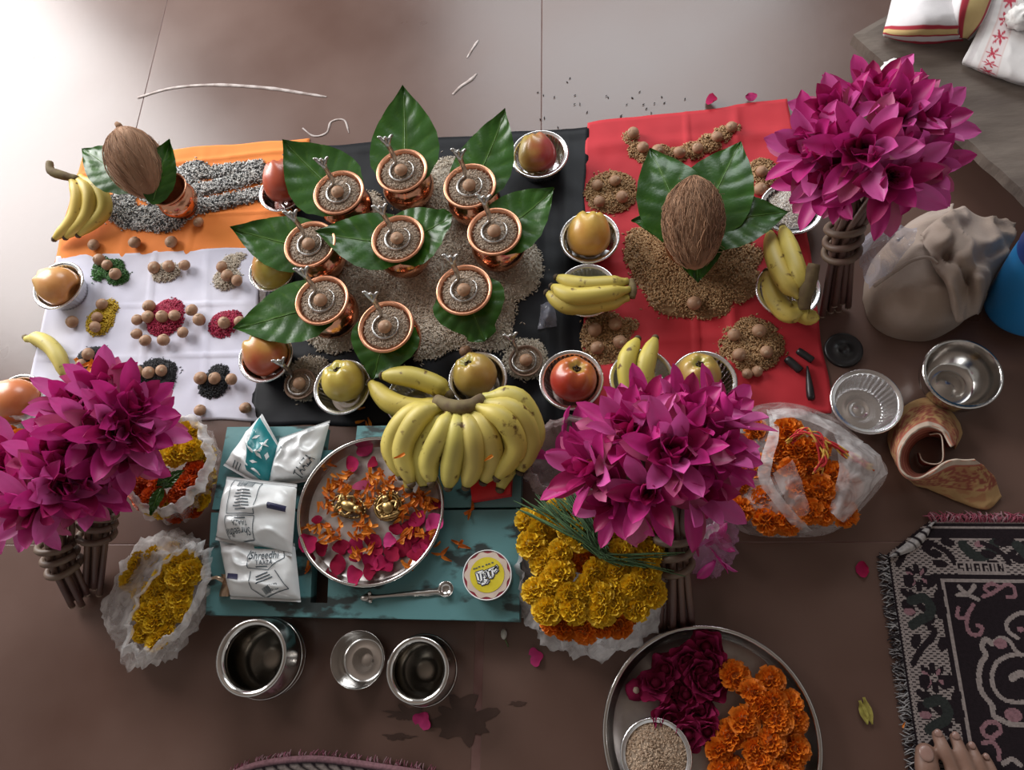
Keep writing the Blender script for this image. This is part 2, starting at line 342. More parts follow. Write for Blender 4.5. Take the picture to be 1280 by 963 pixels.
def splash(cx, cy, rx, ry, seed, label, n=44, spike=0.55):
    pts = []
    for i in range(n):
        a = 2 * PI * i / n
        k = 1 + spike * nz(math.cos(a) * 2.3 + seed, math.sin(a) * 2.3, seed) + 0.35 * spike * nz(math.cos(a) * 7, math.sin(a) * 7 + seed)
        pts.append(P(cx + rx * k * math.cos(a), cy - ry * k * math.sin(a)))
    flat_blob('water_stain', pts, 0.0001, 0.0007, MT['wet'], label, 'water stain')
splash(580, 900, 34, 26, 2.2, 'large dark wet stain on the floor beside the red joint', spike=0.9)
splash(508, 893, 20, 9, 5.1, 'slim dark wet streak under the pink petal by the pots', spike=1.0)
splash(497, 922, 16, 4, 7.7, 'thin dark wet trickle in front of the pink petal', spike=0.9)
splash(648, 880, 10, 3, 9.1, 'tiny dark wet dash on the floor right of the red joint', spike=0.8)

# ------------------------------------------------------------------ cloths
CL = 0.0035                                              # where things on the cloths stand
def cloth(name, corners, mat, z0, creases, label, cat, nu=70, nv=70, amp=0.0020, seed=0.0, wob=0.004, group=None, cr=1.5):
    c = [P(x, y, 0.003) for x, y in corners]
    def fn(u, v):
        p = c[0].lerp(c[1], u).lerp(c[3].lerp(c[2], u), v)
        ex = min(u, 1 - u, v, 1 - v)
        p = p + Vector((nz(p.y * 14, seed, p.x * 3), nz(p.x * 14, seed + 3, p.y * 3), 0)) * wob * (1 - min(1, ex * 6))
        h = amp * (0.6 + nz(p.x * 13 + seed, p.y * 13)) + amp * 0.6 * nz(p.x * 34, p.y * 34 + seed)
        for (a, b, s, wd, hh) in creases:               # crease: line across at u=a..b or v, height hh, width wd
            t = (u - lerp(a, b, v)) if s == 'u' else (v - lerp(a, b, u))
            h += cr * hh * math.exp(-(t / wd) ** 2)
        p.z = max(0.0008, z0 + h * min(1, 0.25 + ex * 12))
        return p
    m = MB(); m.grid(fn, nu, nv)
    ring = [i for i in range(nu + 1)] + [j * (nu + 1) + nu for j in range(1, nv + 1)] + [nv * (nu + 1) + i for i in range(nu - 1, -1, -1)] + [j * (nu + 1) for j in range(nv - 1, 0, -1)]
    b = len(m.v); m.v += [(m.v[i][0], m.v[i][1], 0.0002) for i in ring]; m.c += [(1, 1, 1)] * len(ring); k = len(ring)
    fs = [(ring[i], b + i, b + (i + 1) % k, ring[(i + 1) % k]) for i in range(k)]
    m.f += fs; m.m += [0] * k
    return tag(m.build(name, mat), label, cat, group)
cloth('orange_cloth', [(103, 196), (386, 172), (372, 312), (66, 328)], MT['orange_cloth'], 0.0012,
      [(0.55, 0.56, 'u', 0.006, 0.002), (0.18, 0.10, 'v', 0.02, 0.0022), (0.62, 0.66, 'v', 0.012, 0.0015), (0.30, 0.28, 'u', 0.008, 0.0014)], 'bright orange cotton cloth spread under the black and white sesame', 'cloth', seed=1.3)
cloth('white_cloth', [(70, 320), (322, 308), (323, 526), (26, 522)], MT['white_cloth'], 0.0018,
      [(0.5, 0.5, 'u', 0.006, 0.0022), (0.33, 0.35, 'v', 0.006, 0.0018), (0.66, 0.64, 'v', 0.006, 0.002), (0.25, 0.22, 'u', 0.01, 0.0016), (0.76, 0.78, 'u', 0.01, 0.0016)], 'white cotton cloth with fold creases under the coloured heaps', 'cloth', seed=4.1)
cloth('black_cloth', [(352, 186), (735, 158), (730, 530), (312, 532)], MT['black_cloth'], 0.0014,
      [(0.03, 0.02, 'v', 0.012, 0.003), (0.93, 0.95, 'u', 0.01, 0.0022), (0.86, 0.9, 'u', 0.012, 0.002), (0.60, 0.55, 'v', 0.01, 0.0016)], 'black satin cloth under the ring of copper pots', 'cloth', seed=7.7)
cloth('red_cloth', [(733, 153), (986, 123), (1041, 517), (727, 524)], MT['red_cloth'], 0.0016,
      [(0.5, 0.48, 'u', 0.008, 0.0022), (0.26, 0.30, 'v', 0.010, 0.0022), (0.53, 0.5, 'v', 0.008, 0.002), (0.78, 0.77, 'v', 0.009, 0.0024), (0.75, 0.60, 'u', 0.02, 0.0024), (0.1, 0.13, 'v', 0.02, 0.002)], 'red cotton cloth with frayed back edge under the wheat heaps', 'cloth', seed=2.9, wob=0.006, amp=0.0028, cr=1.7)

# ------------------------------------------------------------------ the low painted board
BT = 0.045
def quad_prism(m, q, z0, z1, u0, u1, v0, v1):
    c = [P(x, y, z1) for x, y in q]
    B = lambda u, v: c[0].lerp(c[1], u).lerp(c[3].lerp(c[2], u), v)
    r = [B(u0, v0), B(u1, v0), B(u1, v1), B(u0, v1)]
    m.add([Vector((p.x, p.y, z0)) for p in r] + [Vector((p.x, p.y, z1)) for p in r],
          [(0, 1, 2, 3), (7, 6, 5, 4), (0, 4, 5, 1), (1, 5, 6, 2), (2, 6, 7, 3), (3, 7, 4, 0)])
bo = P(455, 655, 0)
board = thing('low_board', 'teal painted wooden board with chipped edges on the floor before the black cloth', 'board', bo)
def board_part(name, q, rects, z0, z1, mat):
    m = MB()
    for r in rects: quad_prism(m, q, z0, z1, *r)
    o = m.build(name, mat, board, smooth=False); o.location = -bo
    return o
qf = [(264, 641), (651, 637), (649, 777), (257, 769)]
board_part('plank', qf, [(0, .345, 0, 1), (.40, 1, 0, 1), (.345, .40, 0, .48), (.345, .40, .87, 1)], 0.024, BT, MT['board'])
qr = [(284, 534), (652, 531), (651, 634), (265, 637)]
board_part('plank', qr, [(0, .345, 0, 1), (.455, 1, 0, 1), (.345, .455, .3, 1)], 0.024, BT, MT['board'])
for (u0, u1) in ((0.06, 0.16), (0.84, 0.94)):
    board_part('batten', [(284, 534), (652, 531), (649, 777), (257, 769)], [(u0, u1, 0.03, 0.97)], 0.0, 0.024, MT['wood_dark'])

# ------------------------------------------------------------------ bench at the back right
BZ = 0.075
bA = P(1067, 42, BZ); bu = (P(1280, 238, BZ) - bA).normalized(); bv = (P(1132, -2, BZ) - bA).normalized()
bv = (bv - bv.dot(bu) * bu).normalized()
bench = thing('wooden_bench', 'low grey weathered wooden bench holding the folded towels', 'bench', (bA.x, bA.y, 0))
def bench_box(name, u0, u1, v0, v1, z0, z1, mat, seg=1):
    m = MB(); o0 = Vector((bA.x, bA.y, 0)); V = []
    for z in (z0, z1):
        for (u, v) in ((u0, v0), (u1, v0), (u1, v1), (u0, v1)):
            p = bA + bu * u + bv * v; V.append(Vector((p.x, p.y, z)) - o0)
    m.add(V, [(0, 1, 2, 3), (7, 6, 5, 4), (0, 4, 5, 1), (1, 5, 6, 2), (2, 6, 7, 3), (3, 7, 4, 0)])
    return m.build(name, mat, bench, smooth=False)
def bench_top():
    m = MB(); o0 = Vector((bA.x, bA.y, 0)); LU, LV = 0.60, 0.30
    def fn(u, v):
        p = bA + bu * (LU * u) + bv * (LV * v)
        e = min(u * LU, v * LV, LU - u * LU, LV - v * LV)
        ed = 0.0015 * nz(p.x * 40, p.y * 40) * (e < 0.002)
        return Vector((p.x + ed, p.y + ed, BZ + 0.0012 * nz(p.x * 30, p.y * 30, 2) - (0.002 if e < 0.002 else 0))) - o0
    m.grid(fn, 60, 24); nu, nv = 60, 24
    ring = [i for i in range(nu + 1)] + [j * (nu + 1) + nu for j in range(1, nv + 1)] + [nv * (nu + 1) + i for i in range(nu - 1, -1, -1)] + [j * (nu + 1) for j in range(nv - 1, 0, -1)]
    b = len(m.v); k = len(ring)
    m.v += [(m.v[i][0], m.v[i][1], BZ - 0.022) for i in ring]; m.c += [(1, 1, 1)] * k
    m.f += [(ring[i], ring[(i + 1) % k], b + (i + 1) % k, b + i) for i in range(k)] + [tuple(b + i for i in range(k))[::-1]]; m.m += [0] * (k + 1)
    return m.build('bench_top', MT['bench'], bench, smooth=False)
bench_top()
for u in (0.06, 0.50):
    for v in (0.03, 0.23): bench_box('leg', u, u + 0.04, v, v + 0.04, 0, BZ - 0.022, MT['bench'])
bench_box('rail', 0.10, 0.50, 0.035, 0.055, 0.020, 0.05, MT['bench'])

# ================================================================== heaps of grain
def grain_mesh(m, p, L, w, d, tilt, col):
    d = Vector((math.cos(d), math.sin(d), tilt)).normalized(); s = Vector((-d.y, d.x, 0)).normalized(); u = d.cross(s)
    p = Vector(p); b = len(m.v)
    m.v += [tuple(p + d * L), tuple(p + s * w), tuple(p + u * w), tuple(p - s * w), tuple(p - u * w), tuple(p - d * L)]
    m.f += [(b, b + 1, b + 2), (b, b + 2, b + 3), (b, b + 3, b + 4), (b, b + 4, b + 1), (b + 5, b + 2, b + 1), (b + 5, b + 3, b + 2), (b + 5, b + 4, b + 3), (b + 5, b + 1, b + 4)]
    m.m += [0] * 8; m.c += [col] * 6
RICE = [(0.60, 0.53, 0.43), (0.66, 0.59, 0.49), (0.54, 0.45, 0.35), (0.70, 0.64, 0.55)]
WHEAT = [(0.40, 0.23, 0.10), (0.46, 0.28, 0.13), (0.33, 0.18, 0.075), (0.50, 0.33, 0.17)]
PILES = {}
def pile(name, label, blobs, colors, n, L=0.0034, w=0.00105, z0=CL - 0.001, stray=0.06, cat='grain heap', key=None, basecol=None):
    """blobs: (px, py, rx_px, ry_px, height)"""
    B = []
    for b in blobs:
        px, py, rx, ry, h = b; t = M(px, py); B.append((P(px, py), rx * t, ry * t * 1.03, h))
    def hf(x, y):
        best = 0.0
        for c, rx, ry, h in B:
            dx, dy = (x - c.x) / rx, (y - c.y) / ry; k = 1 - dx * dx - dy * dy
            if k > 0: best = max(best, h * min(1, k * 1.5) ** 0.8)
        return best
    o = P(blobs[0][0], blobs[0][1]); m = MB()
    x0 = min(c.x - rx for c, rx, ry, h in B); x1 = max(c.x + rx for c, rx, ry, h in B)
    y0 = min(c.y - ry for c, rx, ry, h in B); y1 = max(c.y + ry for c, rx, ry, h in B)
    st = max(0.0025, (x1 - x0) / 90); nx, ny = int((x1 - x0) / st) + 2, int((y1 - y0) / st) + 2
    idx = {}
    bc = basecol or tuple(0.8 * sum(c[i] for c in colors) / len(colors) for i in range(3))
    def vid(i, j):
        if (i, j) not in idx:
            x, y = x0 + i * st, y0 + j * st; idx[(i, j)] = len(m.v)
            h = hf(x, y); m.v.append((x - o.x, y - o.y, z0 + max(0, h - 0.0012 + 0.0012 * nz(x * 120, y * 120)))); m.c.append(bc)
        return idx[(i, j)]
    for i in range(nx):
        for j in range(ny):
            if min(hf(x0 + (i + a) * st, y0 + (j + b) * st) for a in (0, 1) for b in (0, 1)) > 0.0007:
                m.f.append((vid(i, j), vid(i + 1, j), vid(i + 1, j + 1), vid(i, j + 1))); m.m.append(0)
    areas = [rx * ry for c, rx, ry, h in B]
    for _ in range(n):
        c, rx, ry, h = random.choices(B, areas)[0]
        a = rnd(0, 2 * PI); r = math.sqrt(random.random()) * (1 if random.random() > stray else rnd(1, 1.28))
        x, y = c.x + rx * r * math.cos(a), c.y + ry * r * math.sin(a); hh = hf(x, y)
        cc = random.choice(colors); k = rnd(0.88, 1.1)
        grain_mesh(m, (x - o.x, y - o.y, z0 + hh + w * rnd(0.3, 1.0)), L * rnd(0.8, 1.15), w * rnd(0.85, 1.1), rnd(0, PI), rnd(-0.45, 0.45) * (1 if hh > 0.002 else 0.1), tuple(v * k for v in cc))
    ob = m.build(name, MT['grain'], loc=(o.x, o.y, 0)); tag(ob, label, cat, None, 'stuff')
    if key: PILES[key] = hf
    return hf
h_rice = pile('rice_bed', 'white rice spread over the black cloth beneath the copper pots',
     [(545, 335, 70, 95, .007), (640, 338, 42, 46, .008), (592, 392, 56, 52, .008), (515, 395, 50, 60, .007), (424, 405, 48, 42, .007), (470, 330, 60, 70, .006),
      (560, 235, 44, 45, .007), (455, 265, 30, 30, .005), (620, 300, 50, 45, .007), (535, 420, 40, 35, .005), (620, 425, 26, 20, .004)], RICE, 15000, stray=0.05)
h_main = pile('wheat_heap', 'widest wheat heap, around the coconut pot on red cloth',
     [(850, 340, 60, 45, .010), (815, 318, 36, 36, .007), (855, 368, 48, 34, .009), (905, 352, 46, 36, .009), (880, 378, 40, 26, .007), (928, 322, 26, 22, .006), (800, 305, 20, 22, .005), (868, 310, 70, 40, .010)], WHEAT, 5200, L=.0033, w=.00135)
h_arc = pile('wheat_arc', 'curved trail of wheat at the back of the red cloth',
     [(788, 176, 12, 14, .006), (797, 190, 14, 13, .006), (810, 199, 14, 13, .006), (826, 192, 14, 11, .006), (846, 196, 16, 12, .006), (866, 190, 16, 14, .006), (886, 181, 16, 14, .006), (904, 170, 14, 13, .006), (917, 164, 10, 10, .005)], WHEAT, 1500, L=.0033, w=.00135)
h_w1 = pile('wheat_heap', 'round wheat heap with four nuts behind the golden apple', [(764, 242, 33, 31, .007)], WHEAT, 1100, L=.0033, w=.00135)
h_w2 = pile('wheat_heap', 'small wheat heap between the leaves and the lily bunch', [(953, 220, 20, 24, .006)], WHEAT, 520, L=.0033, w=.00135)
h_w3 = pile('wheat_heap', 'shaded wheat heap with four nuts beside the red apple', [(757, 424, 31, 36, .007), (785, 408, 14, 10, .003)], WHEAT, 1200, L=.0033, w=.00135)
h_w4 = pile('wheat_heap', 'wheat heap with six nuts beside the black sticks', [(938, 432, 40, 36, .008)], WHEAT, 1500, L=.0033, w=.00135)
SES = [(0.62, 0.62, 0.60), (0.70, 0.70, 0.68), (0.030, 0.032, 0.034), (0.045, 0.045, 0.045), (0.55, 0.55, 0.54)]
pile('sesame_bed', 'black and white sesame spread on the orange cloth',
     [(152, 258, 22, 26, .006), (178, 274, 36, 18, .006), (208, 278, 30, 17, .007), (226, 258, 34, 26, .007), (214, 235, 44, 30, .006), (243, 216, 22, 17, .006)]
     + [(250 + 12 * i, 219 - 1.5 * i, 13, 11, .005) for i in range(7)] + [(246 + 13 * i, 241 - 3.2 * i, 14, 11, .006) for i in range(7)] + [(242 + 14 * i, 262 - 3.0 * i, 14, 12, .006) for i in range(7)],
     SES, 6000, L=.0034, w=.0013, basecol=(0.25, 0.25, 0.25))
GRN = [(0.045, 0.17, 0.025), (0.06, 0.22, 0.035), (0.03, 0.12, 0.02)]
pile('green_gram_heap', 'small heap of bright green gram on white cloth', [(142, 338, 16, 15, .006), (128, 338, 12, 18, .006), (150, 348, 16, 12, .006)], GRN, 900, L=.0018, w=.0014)
pile('pale_lentil_heap', 'small heap of pale lentils in the middle of the white cloth', [(209, 342, 20, 14, .006)], RICE, 600, L=.002, w=.0014)
pile('rice_heap', 'small rice heap with a tail at the white cloth edge', [(285, 350, 19, 16, .006), (290, 330, 13, 12, .004), (300, 322, 10, 6, .003)], RICE, 800, L=.003, w=.001)
YEL = [(0.62, 0.42, 0.015), (0.70, 0.50, 0.03), (0.52, 0.33, 0.01)]
pile('yellow_lentil_heap', 'small heap of bright yellow lentils on white cloth', [(128, 403, 20, 20, .006), (138, 388, 13, 14, .006)], YEL, 900, L=.002, w=.0014)
CRI = [(0.42, 0.012, 0.065), (0.50, 0.02, 0.09), (0.34, 0.008, 0.045)]
pile('crimson_heap', 'large crimson lentil heap ringed by nuts on white cloth', [(208, 400, 26, 24, .008), (214, 386, 18, 12, .006)], CRI, 1500, L=.002, w=.0014)
pile('crimson_heap', 'small crimson lentil heap partly under the betel leaf', [(281, 407, 20, 18, .006), (290, 400, 16, 12, .005)], CRI, 800, L=.002, w=.0014)
BLK = [(0.014, 0.014, 0.018), (0.022, 0.022, 0.028), (0.010, 0.010, 0.012)]
pile('black_sesame_heap', 'black sesame heap beside the lily bunch on white cloth', [(118, 448, 22, 14, .005)], BLK, 800, L=.0027, w=.001)
pile('black_sesame_heap', 'broad black sesame heap with three nuts and ragged edge', [(196, 468, 29, 20, .007), (206, 478, 16, 16, .005)], BLK, 1400, L=.0027, w=.001)
pile('black_sesame_heap', 'black sesame heap near the corner of the white cloth', [(268, 482, 20, 18, .006), (275, 466, 14, 10, .005)], BLK, 900, L=.0027, w=.001)
pile('spilled_seeds', 'few black seeds scattered on the floor behind the red cloth', [(800, 128, 60, 22, .0002), (700, 130, 40, 40, .0002)], BLK, 26, L=.0030, w=.0013, z0=0.0006, cat='seeds')
pile('rice_heap', 'small rice heap under the clay lamp by the red apple', [(658, 450, 29, 27, .006)], RICE, 1000)
pile('rice_heap', 'small rice heap under the clay lamp by the yellow apple', [(384, 474, 27, 30, .006), (398, 460, 16, 14, .005)], RICE, 900)

# ================================================================== areca nuts
def nut_mesh(seed):
    m = MB(); m.sphere((0, 0, 0.0083), 0.0105, 14, 9, sc=(1, 1, 0.80), rf=lambda d: 1 + 0.05 * nz(d.x * 1.7 + seed, d.y * 1.7, d.z * 1.7) - (0.06 if d.z < -0.7 else 0))
    return m.mesh('areca_nut', MT['nut'])
NUTS = [nut_mesh(s * 3.7) for s in range(4)]
_sc = MB(); _sc.lathe([(0.0001, 0.0003), (0.0028, 0.0002), (0.0036, -0.0006)], 10); SCAR = _sc.mesh('nut_scar', MT['nut_scar'])
def nut(px, py, label, group, hf=None, s=1.0, z=None):
    zb = z if z is not None else CL - 0.001
    p = P(px, py, zb + 0.009)
    if hf: zb = zb + max(0, hf(p.x, p.y) - 0.0015)
    p = P(px, py, zb + 0.009 * s)
    o = link('areca_nut', random.choice(NUTS), loc=(p.x, p.y, zb)); k = s * rnd(0.9, 1.08)
    o.scale = (k, k * rnd(0.92, 1.0), k); o.rotation_euler = (rnd(-.25, .25), rnd(-.25, .25), rnd(0, 6))
    tag(o, label, 'areca nut', group)
    a = rnd(0, 2 * PI); d = Vector((math.cos(a) * 0.7, math.sin(a) * 0.7, 0.72)).normalized()
    c = link('scar', SCAR, o, mat4=Matrix.Translation(Vector((0, 0, 0.0083)) + Vector((d.x * 0.0104, d.y * 0.0104, d.z * 0.0086))) @ axis_matrix(d))
    return o
for lab, grp, hf, pts in [
    ('brown areca nut in the row on the orange cloth hem', 'nuts on the orange cloth', None, [(117, 306), (167, 304), (214, 303), (248, 278)]),
    ('brown areca nut on the green gram heap', 'nuts on the green heap', None, [(124, 323), (134, 330), (144, 341)]),
    ('brown areca nut on the pale lentil heap', 'nuts on the pale heap', None, [(193, 333), (210, 332), (230, 331)]),
    ('brown areca nut on the tailed rice heap', 'nuts on the small rice heap', None, [(278, 333), (284, 345), (297, 350)]),
    ('brown areca nut alone on white cloth above the single banana', None, None, [(90, 401)]),
    ('brown areca nut on the yellow lentil heap', 'nuts on the yellow heap', None, [(126, 380), (121, 395), (118, 407)]),
    ('brown areca nut around the large crimson heap', 'nuts on the crimson heap', None, [(185, 382), (172, 400), (186, 396), (202, 395), (218, 395), (239, 388), (248, 399), (170, 417), (181, 426), (203, 426), (229, 415)]),
    ('brown areca nut on the small crimson heap', 'nuts on the small crimson heap', None, [(280, 402), (299, 402)]),
    ('brown areca nut on the black heap beside the lilies', 'nuts on the first black heap', None, [(110, 441), (102, 455)]),
    ('brown areca nut on the broad black sesame heap', 'nuts on the broad black heap', None, [(171, 463), (184, 465), (202, 462)]),
    ('brown areca nut on the black heap near the white cloth corner', 'nuts on the corner black heap', None, [(251, 472), (268, 472), (290, 473)]),
    ('brown areca nut on the front hem of the white cloth', 'nuts on the white hem', None, [(249, 513), (305, 510)]),
    ('brown areca nut in shade on black cloth at the rice edge', None, None, [(582, 440)]),
    ('brown areca nut on the curved wheat trail', 'nuts on the wheat trail', h_arc, [(792, 165), (803, 184), (823, 188), (848, 191), (872, 184), (897, 171), (914, 159)]),
    ('brown areca nut on the round wheat heap behind golden apple', 'nuts on the round wheat heap', h_w1, [(748, 231), (769, 226), (750, 251), (776, 245)]),
    ('brown areca nut on the wheat heap by the lily bunch', 'nuts on the small wheat heap', h_w2, [(951, 214), (951, 237)]),
    ('brown areca nut on the shaded wheat heap by red apple', 'nuts on the shaded wheat heap', h_w3, [(743, 411), (770, 406), (747, 434), (775, 428)]),
    ('brown areca nut on the widest wheat heap', None, h_main, [(868, 379)]),
    ('brown areca nut on the wheat heap by the black sticks', 'nuts on the wheat heap by the sticks', h_w4, [(919, 418), (947, 412), (922, 443), (957, 440)]),
    ('small areca nut at the foot of the wheat heap by sticks', 'small nuts below the wheat heap', None, [(933, 467), (948, 463)])]:
    for (x, y) in pts: nut(x, y, lab, grp, hf, s=(0.85 if 'small areca' in lab else 1.0), z=(CL + 0.003 if grp and 'heap' in grp and hf is None and 'foot' not in lab else None))

# ================================================================== foil bowls
def foil_parts():
    R = 0.044; H = 0.034; n = 144
    fl = lambda i, w: 1 + (0.030 * math.cos(36 * w) if 1 <= i <= 4 else 0)
    a = MB(); a.lathe([(0.0285, 0.001), (0.030, 0.002), (0.033, 0.012), (0.0365, 0.024), (0.0378, H - 0.001), (0.0380, H)], n, rf=fl)
    b = MB(); b.lathe([(0.0001, 0.0022), (0.005, 0.0022), (0.006, 0.0012), (0.010, 0.0012), (0.011, 0.0024), (0.016, 0.0024), (0.017, 0.0012), (0.022, 0.0012), (0.0285, 0.001)], 40)
    r = MB(); r.lathe([(0.0380, H), (0.0388, H + 0.0014), (0.0412, H + 0.0010), (0.0422, H + 0.0024), (0.0440, H + 0.0016), (0.0448, H), (0.0440, H - 0.0016)], n, rf=lambda i, w: 1 + 0.004 * math.cos(48 * w) * (i > 3))
    return a.mesh('bowl_wall', MT['foil']), b.mesh('bowl_base', MT['foil']), r.mesh('bowl_rim', MT['foil'])
FW, FB, FR = foil_parts()
def foil_bowl(px, py, rpx, label, zb=CL, tilt=(0, 0), squash=1.0):
    s0 = rpx * M(px, py, zb + 0.034) / 0.0442; p = P(px, py, zb + 0.034 * s0)
    o = thing('foil_bowl', label, 'bowl', (p.x, p.y, zb)); o.scale = (s0, s0 * squash, s0); o.rotation_euler = (tilt[0], tilt[1], rnd(0, 1))
    link('wall', FW, o); link('base', FB, o); link('rim', FR, o)
    return o
FL = 0.0008
foil_bowl(73, 357, 33, 'foil bowl holding the conical orange apple beside white cloth', FL)
foil_bowl(22, 500, 34, 'foil bowl holding the orange apple behind the lilies', FL)
foil_bowl(352, 240, 29, 'foil bowl holding the tall red apple on the orange cloth edge')
foil_bowl(340, 338, 30, 'foil bowl half hidden by betel leaves with yellow apple')
foil_bowl(332, 446, 35, 'foil bowl holding the lobed red and yellow apple')
foil_bowl(428, 484, 37, 'foil bowl holding the round yellow apple near the milk')
foil_bowl(517, 500, 36, 'foil bowl under the two dark yellow bananas', CL)
foil_bowl(597, 474, 37, 'foil bowl holding the yellow apple behind the banana bunch')
foil_bowl(714, 475, 40, 'foil bowl holding the single deep red apple')
foil_bowl(674, 193, 36, 'foil bowl with red-yellow apple at the black cloth back corner')
foil_bowl(737, 297, 37, 'foil bowl with golden apple astride black and red cloth')
foil_bowl(734, 363, 37, 'foil bowl with two bananas laid across it')
foil_bowl(802, 474, 40, 'foil bowl with upright pair of bananas on red cloth')
foil_bowl(879, 477, 41, 'foil bowl with yellow apple touching the lily petals')
foil_bowl(985, 362, 39, 'foil bowl under the leaning bananas at the red cloth side')
foil_bowl(989, 260, 38, 'foil bowl heaped with white rice on red cloth')
foil_bowl(1083, 502, 43, 'empty foil bowl on the bare floor beside the marigold bag', FL)

# ================================================================== apples
def apple(px, py, z, r, axis, base, blush, bdir, label, tall=1.0, cone=0.14):
    axis = Vector(axis).normalized(); bdir = Vector(bdir).normalized(); Mx = axis_matrix(axis, rnd(0, 6)); R3 = Mx.to_3x3()
    n, k = 30, 20; V = []; C = []
    for i in range(k + 1):
        a = PI * i / k
        for j in range(n):
            w = 2 * PI * j / n
            top = math.exp(-((a - 0.50) / 0.38) ** 2); lob = math.cos(5 * w)
            rr = math.sin(a) * (1 - cone * math.cos(a)) * (1 + 0.055 * lob * top)
            zz = math.cos(a) * tall - 0.42 * math.exp(-(math.sin(a) / 0.30) ** 2) * (1 if a < PI / 2 else -0.8) + 0.05 * lob * top
            d = Vector((rr * math.cos(w), rr * math.sin(w), zz)); V.append(d * r)
            wd = (R3 @ d); f = max(0, min(1, 0.5 + 0.75 * wd.dot(bdir) + 0.35 * nz(d.x * 2 + px, d.y * 2, d.z * 2) + 0.10 * nz(w * 6, px, a)))
            c = [lerp(base[q], blush[q], f) for q in range(3)]
            if a < 0.35: c = [lerp(c[q], (0.34, 0.34, 0.06)[q], 0.55) for q in range(3)]
            C.append(tuple(c))
    m = MB(); m.add(V, [(i * n + j, (i + 1) * n + j, (i + 1) * n + (j + 1) % n, i * n + (j + 1) % n) for i in range(k) for j in range(n)], C)
    p = P(px, py, z); o = m.build('apple', MT['apple'], mat4=Matrix.Translation(p) @ Mx); tag(o, label, 'apple')
    q = MB(); q.lathe([(0.0001, 0.0), (0.10 * r, 0.05 * r), (0.17 * r, 0.16 * r), (0.12 * r, 0.17 * r)], 10, rf=lambda i, w: 1 + 0.3 * math.cos(5 * w))
    q.build('calyx', MT['dark'], o, loc=(0, 0, (tall - 0.42) * r - 0.005 * r))
    return o
Y1, Y2, O1, R1, R2 = (0.46, 0.36, 0.055), (0.54, 0.42, 0.08), (0.58, 0.27, 0.06), (0.42, 0.055, 0.025), (0.50, 0.11, 0.045)
apple(70, 357, .040, .033, (-1, .35, .25), (0.60, 0.36, 0.12), (0.62, 0.28, 0.09), (1, -.4, 0), 'conical orange-yellow apple lying in a foil bowl beside white cloth', 1.15, .22)
apple(18, 500, .040, .036, (-.9, .5, .25), (0.60, 0.30, 0.09), (0.58, 0.17, 0.06), (1, -.3, .2), 'orange apple in the foil bowl behind the lilies', 1.1, .2)
apple(352, 226, .048, .032, (-.15, .75, .5), R2, (0.46, 0.08, 0.04), (.3, -1, .2), 'tall red apple half under a betel leaf on the orange cloth', 1.2, .15)
apple(340, 335, .044, .033, (0, .3, 1), (0.48, 0.40, 0.07), (0.50, 0.16, 0.05), (-.6, 1, 0), 'yellow apple half hidden between two betel leaves', 1.05)
apple(330, 441, .043, .034, (-.55, .6, .6), (0.56, 0.38, 0.07), (0.50, 0.10, 0.05), (.1, -1, -.1), 'red and yellow apple with deep lobes beside the white cloth', 1.08, .16)
apple(429, 476, .044, .033, (-.2, .5, .85), Y2, (0.48, 0.36, 0.07), (1, -.2, 0), 'round yellow apple in the foil bowl near the milk packets', .95, .04)
apple(593, 468, .044, .033, (-.3, .45, .85), (0.44, 0.32, 0.07), (0.46, 0.28, 0.07), (1, -.5, 0), 'dull yellow apple behind the big banana bunch', .98, .08)
apple(717, 474, .044, .034, (.25, .35, .9), (0.56, 0.17, 0.045), (0.40, 0.035, 0.02), (-.4, -.9, -.1), 'deep red apple alone in its foil bowl', .95, .05)
apple(671, 191, .044, .031, (-.15, .75, .6), (0.50, 0.36, 0.07), (0.40, 0.045, 0.045), (1, -.1, .1), 'half yellow half red apple at the black cloth back corner', 1.12, .18)
apple(736, 292, .047, .034, (.1, .75, .6), (0.60, 0.40, 0.08), (0.62, 0.31, 0.07), (.2, -1, -.2), 'golden apple with open lobed top astride black and red cloth', 1.1, .10)
apple(873, 468, .043, .032, (0, .3, 1), (0.46, 0.33, 0.08), (0.46, 0.25, 0.07), (0, -1, 0), 'yellow apple in the bowl touching the lily petals', 1.0)

# ================================================================== bananas
def banana_mesh(pts, r, tint=(1, 1, 1), green=0.25, zbend=None):
    path = spline(pts, 18); rad = [r * interp([(0, .42), (.08, .46), (.2, .9), (.4, 1.0), (.7, 1.0), (.88, .78), (.96, .5), (1, .34)], i / 18) for i in range(19)]
    def cf(t, a):
        e = max(0, 1 - t * 6) * 0.9 + max(0, (t - 0.9) * 6) * 0.5; e = min(1, e)
        k = 1 + 0.10 * math.cos(2 * PI * a * 5) + 0.12 * nz(t * 5, a * 4, r * 900 + pts[0][0] * 50)
        y = (0.56 * tint[0], 0.43 * tint[1], 0.085 * tint[2]); g = (0.38, 0.38, 0.085)
        f = min(1, green * (0.6 + e)); c = [lerp(y[q], g[q], f) * k for q in range(3)]
        return tuple(c)
    m = MB(); m.tube(path, rad, 10, colf=cf)
    # angular ridges
    return m, path, rad
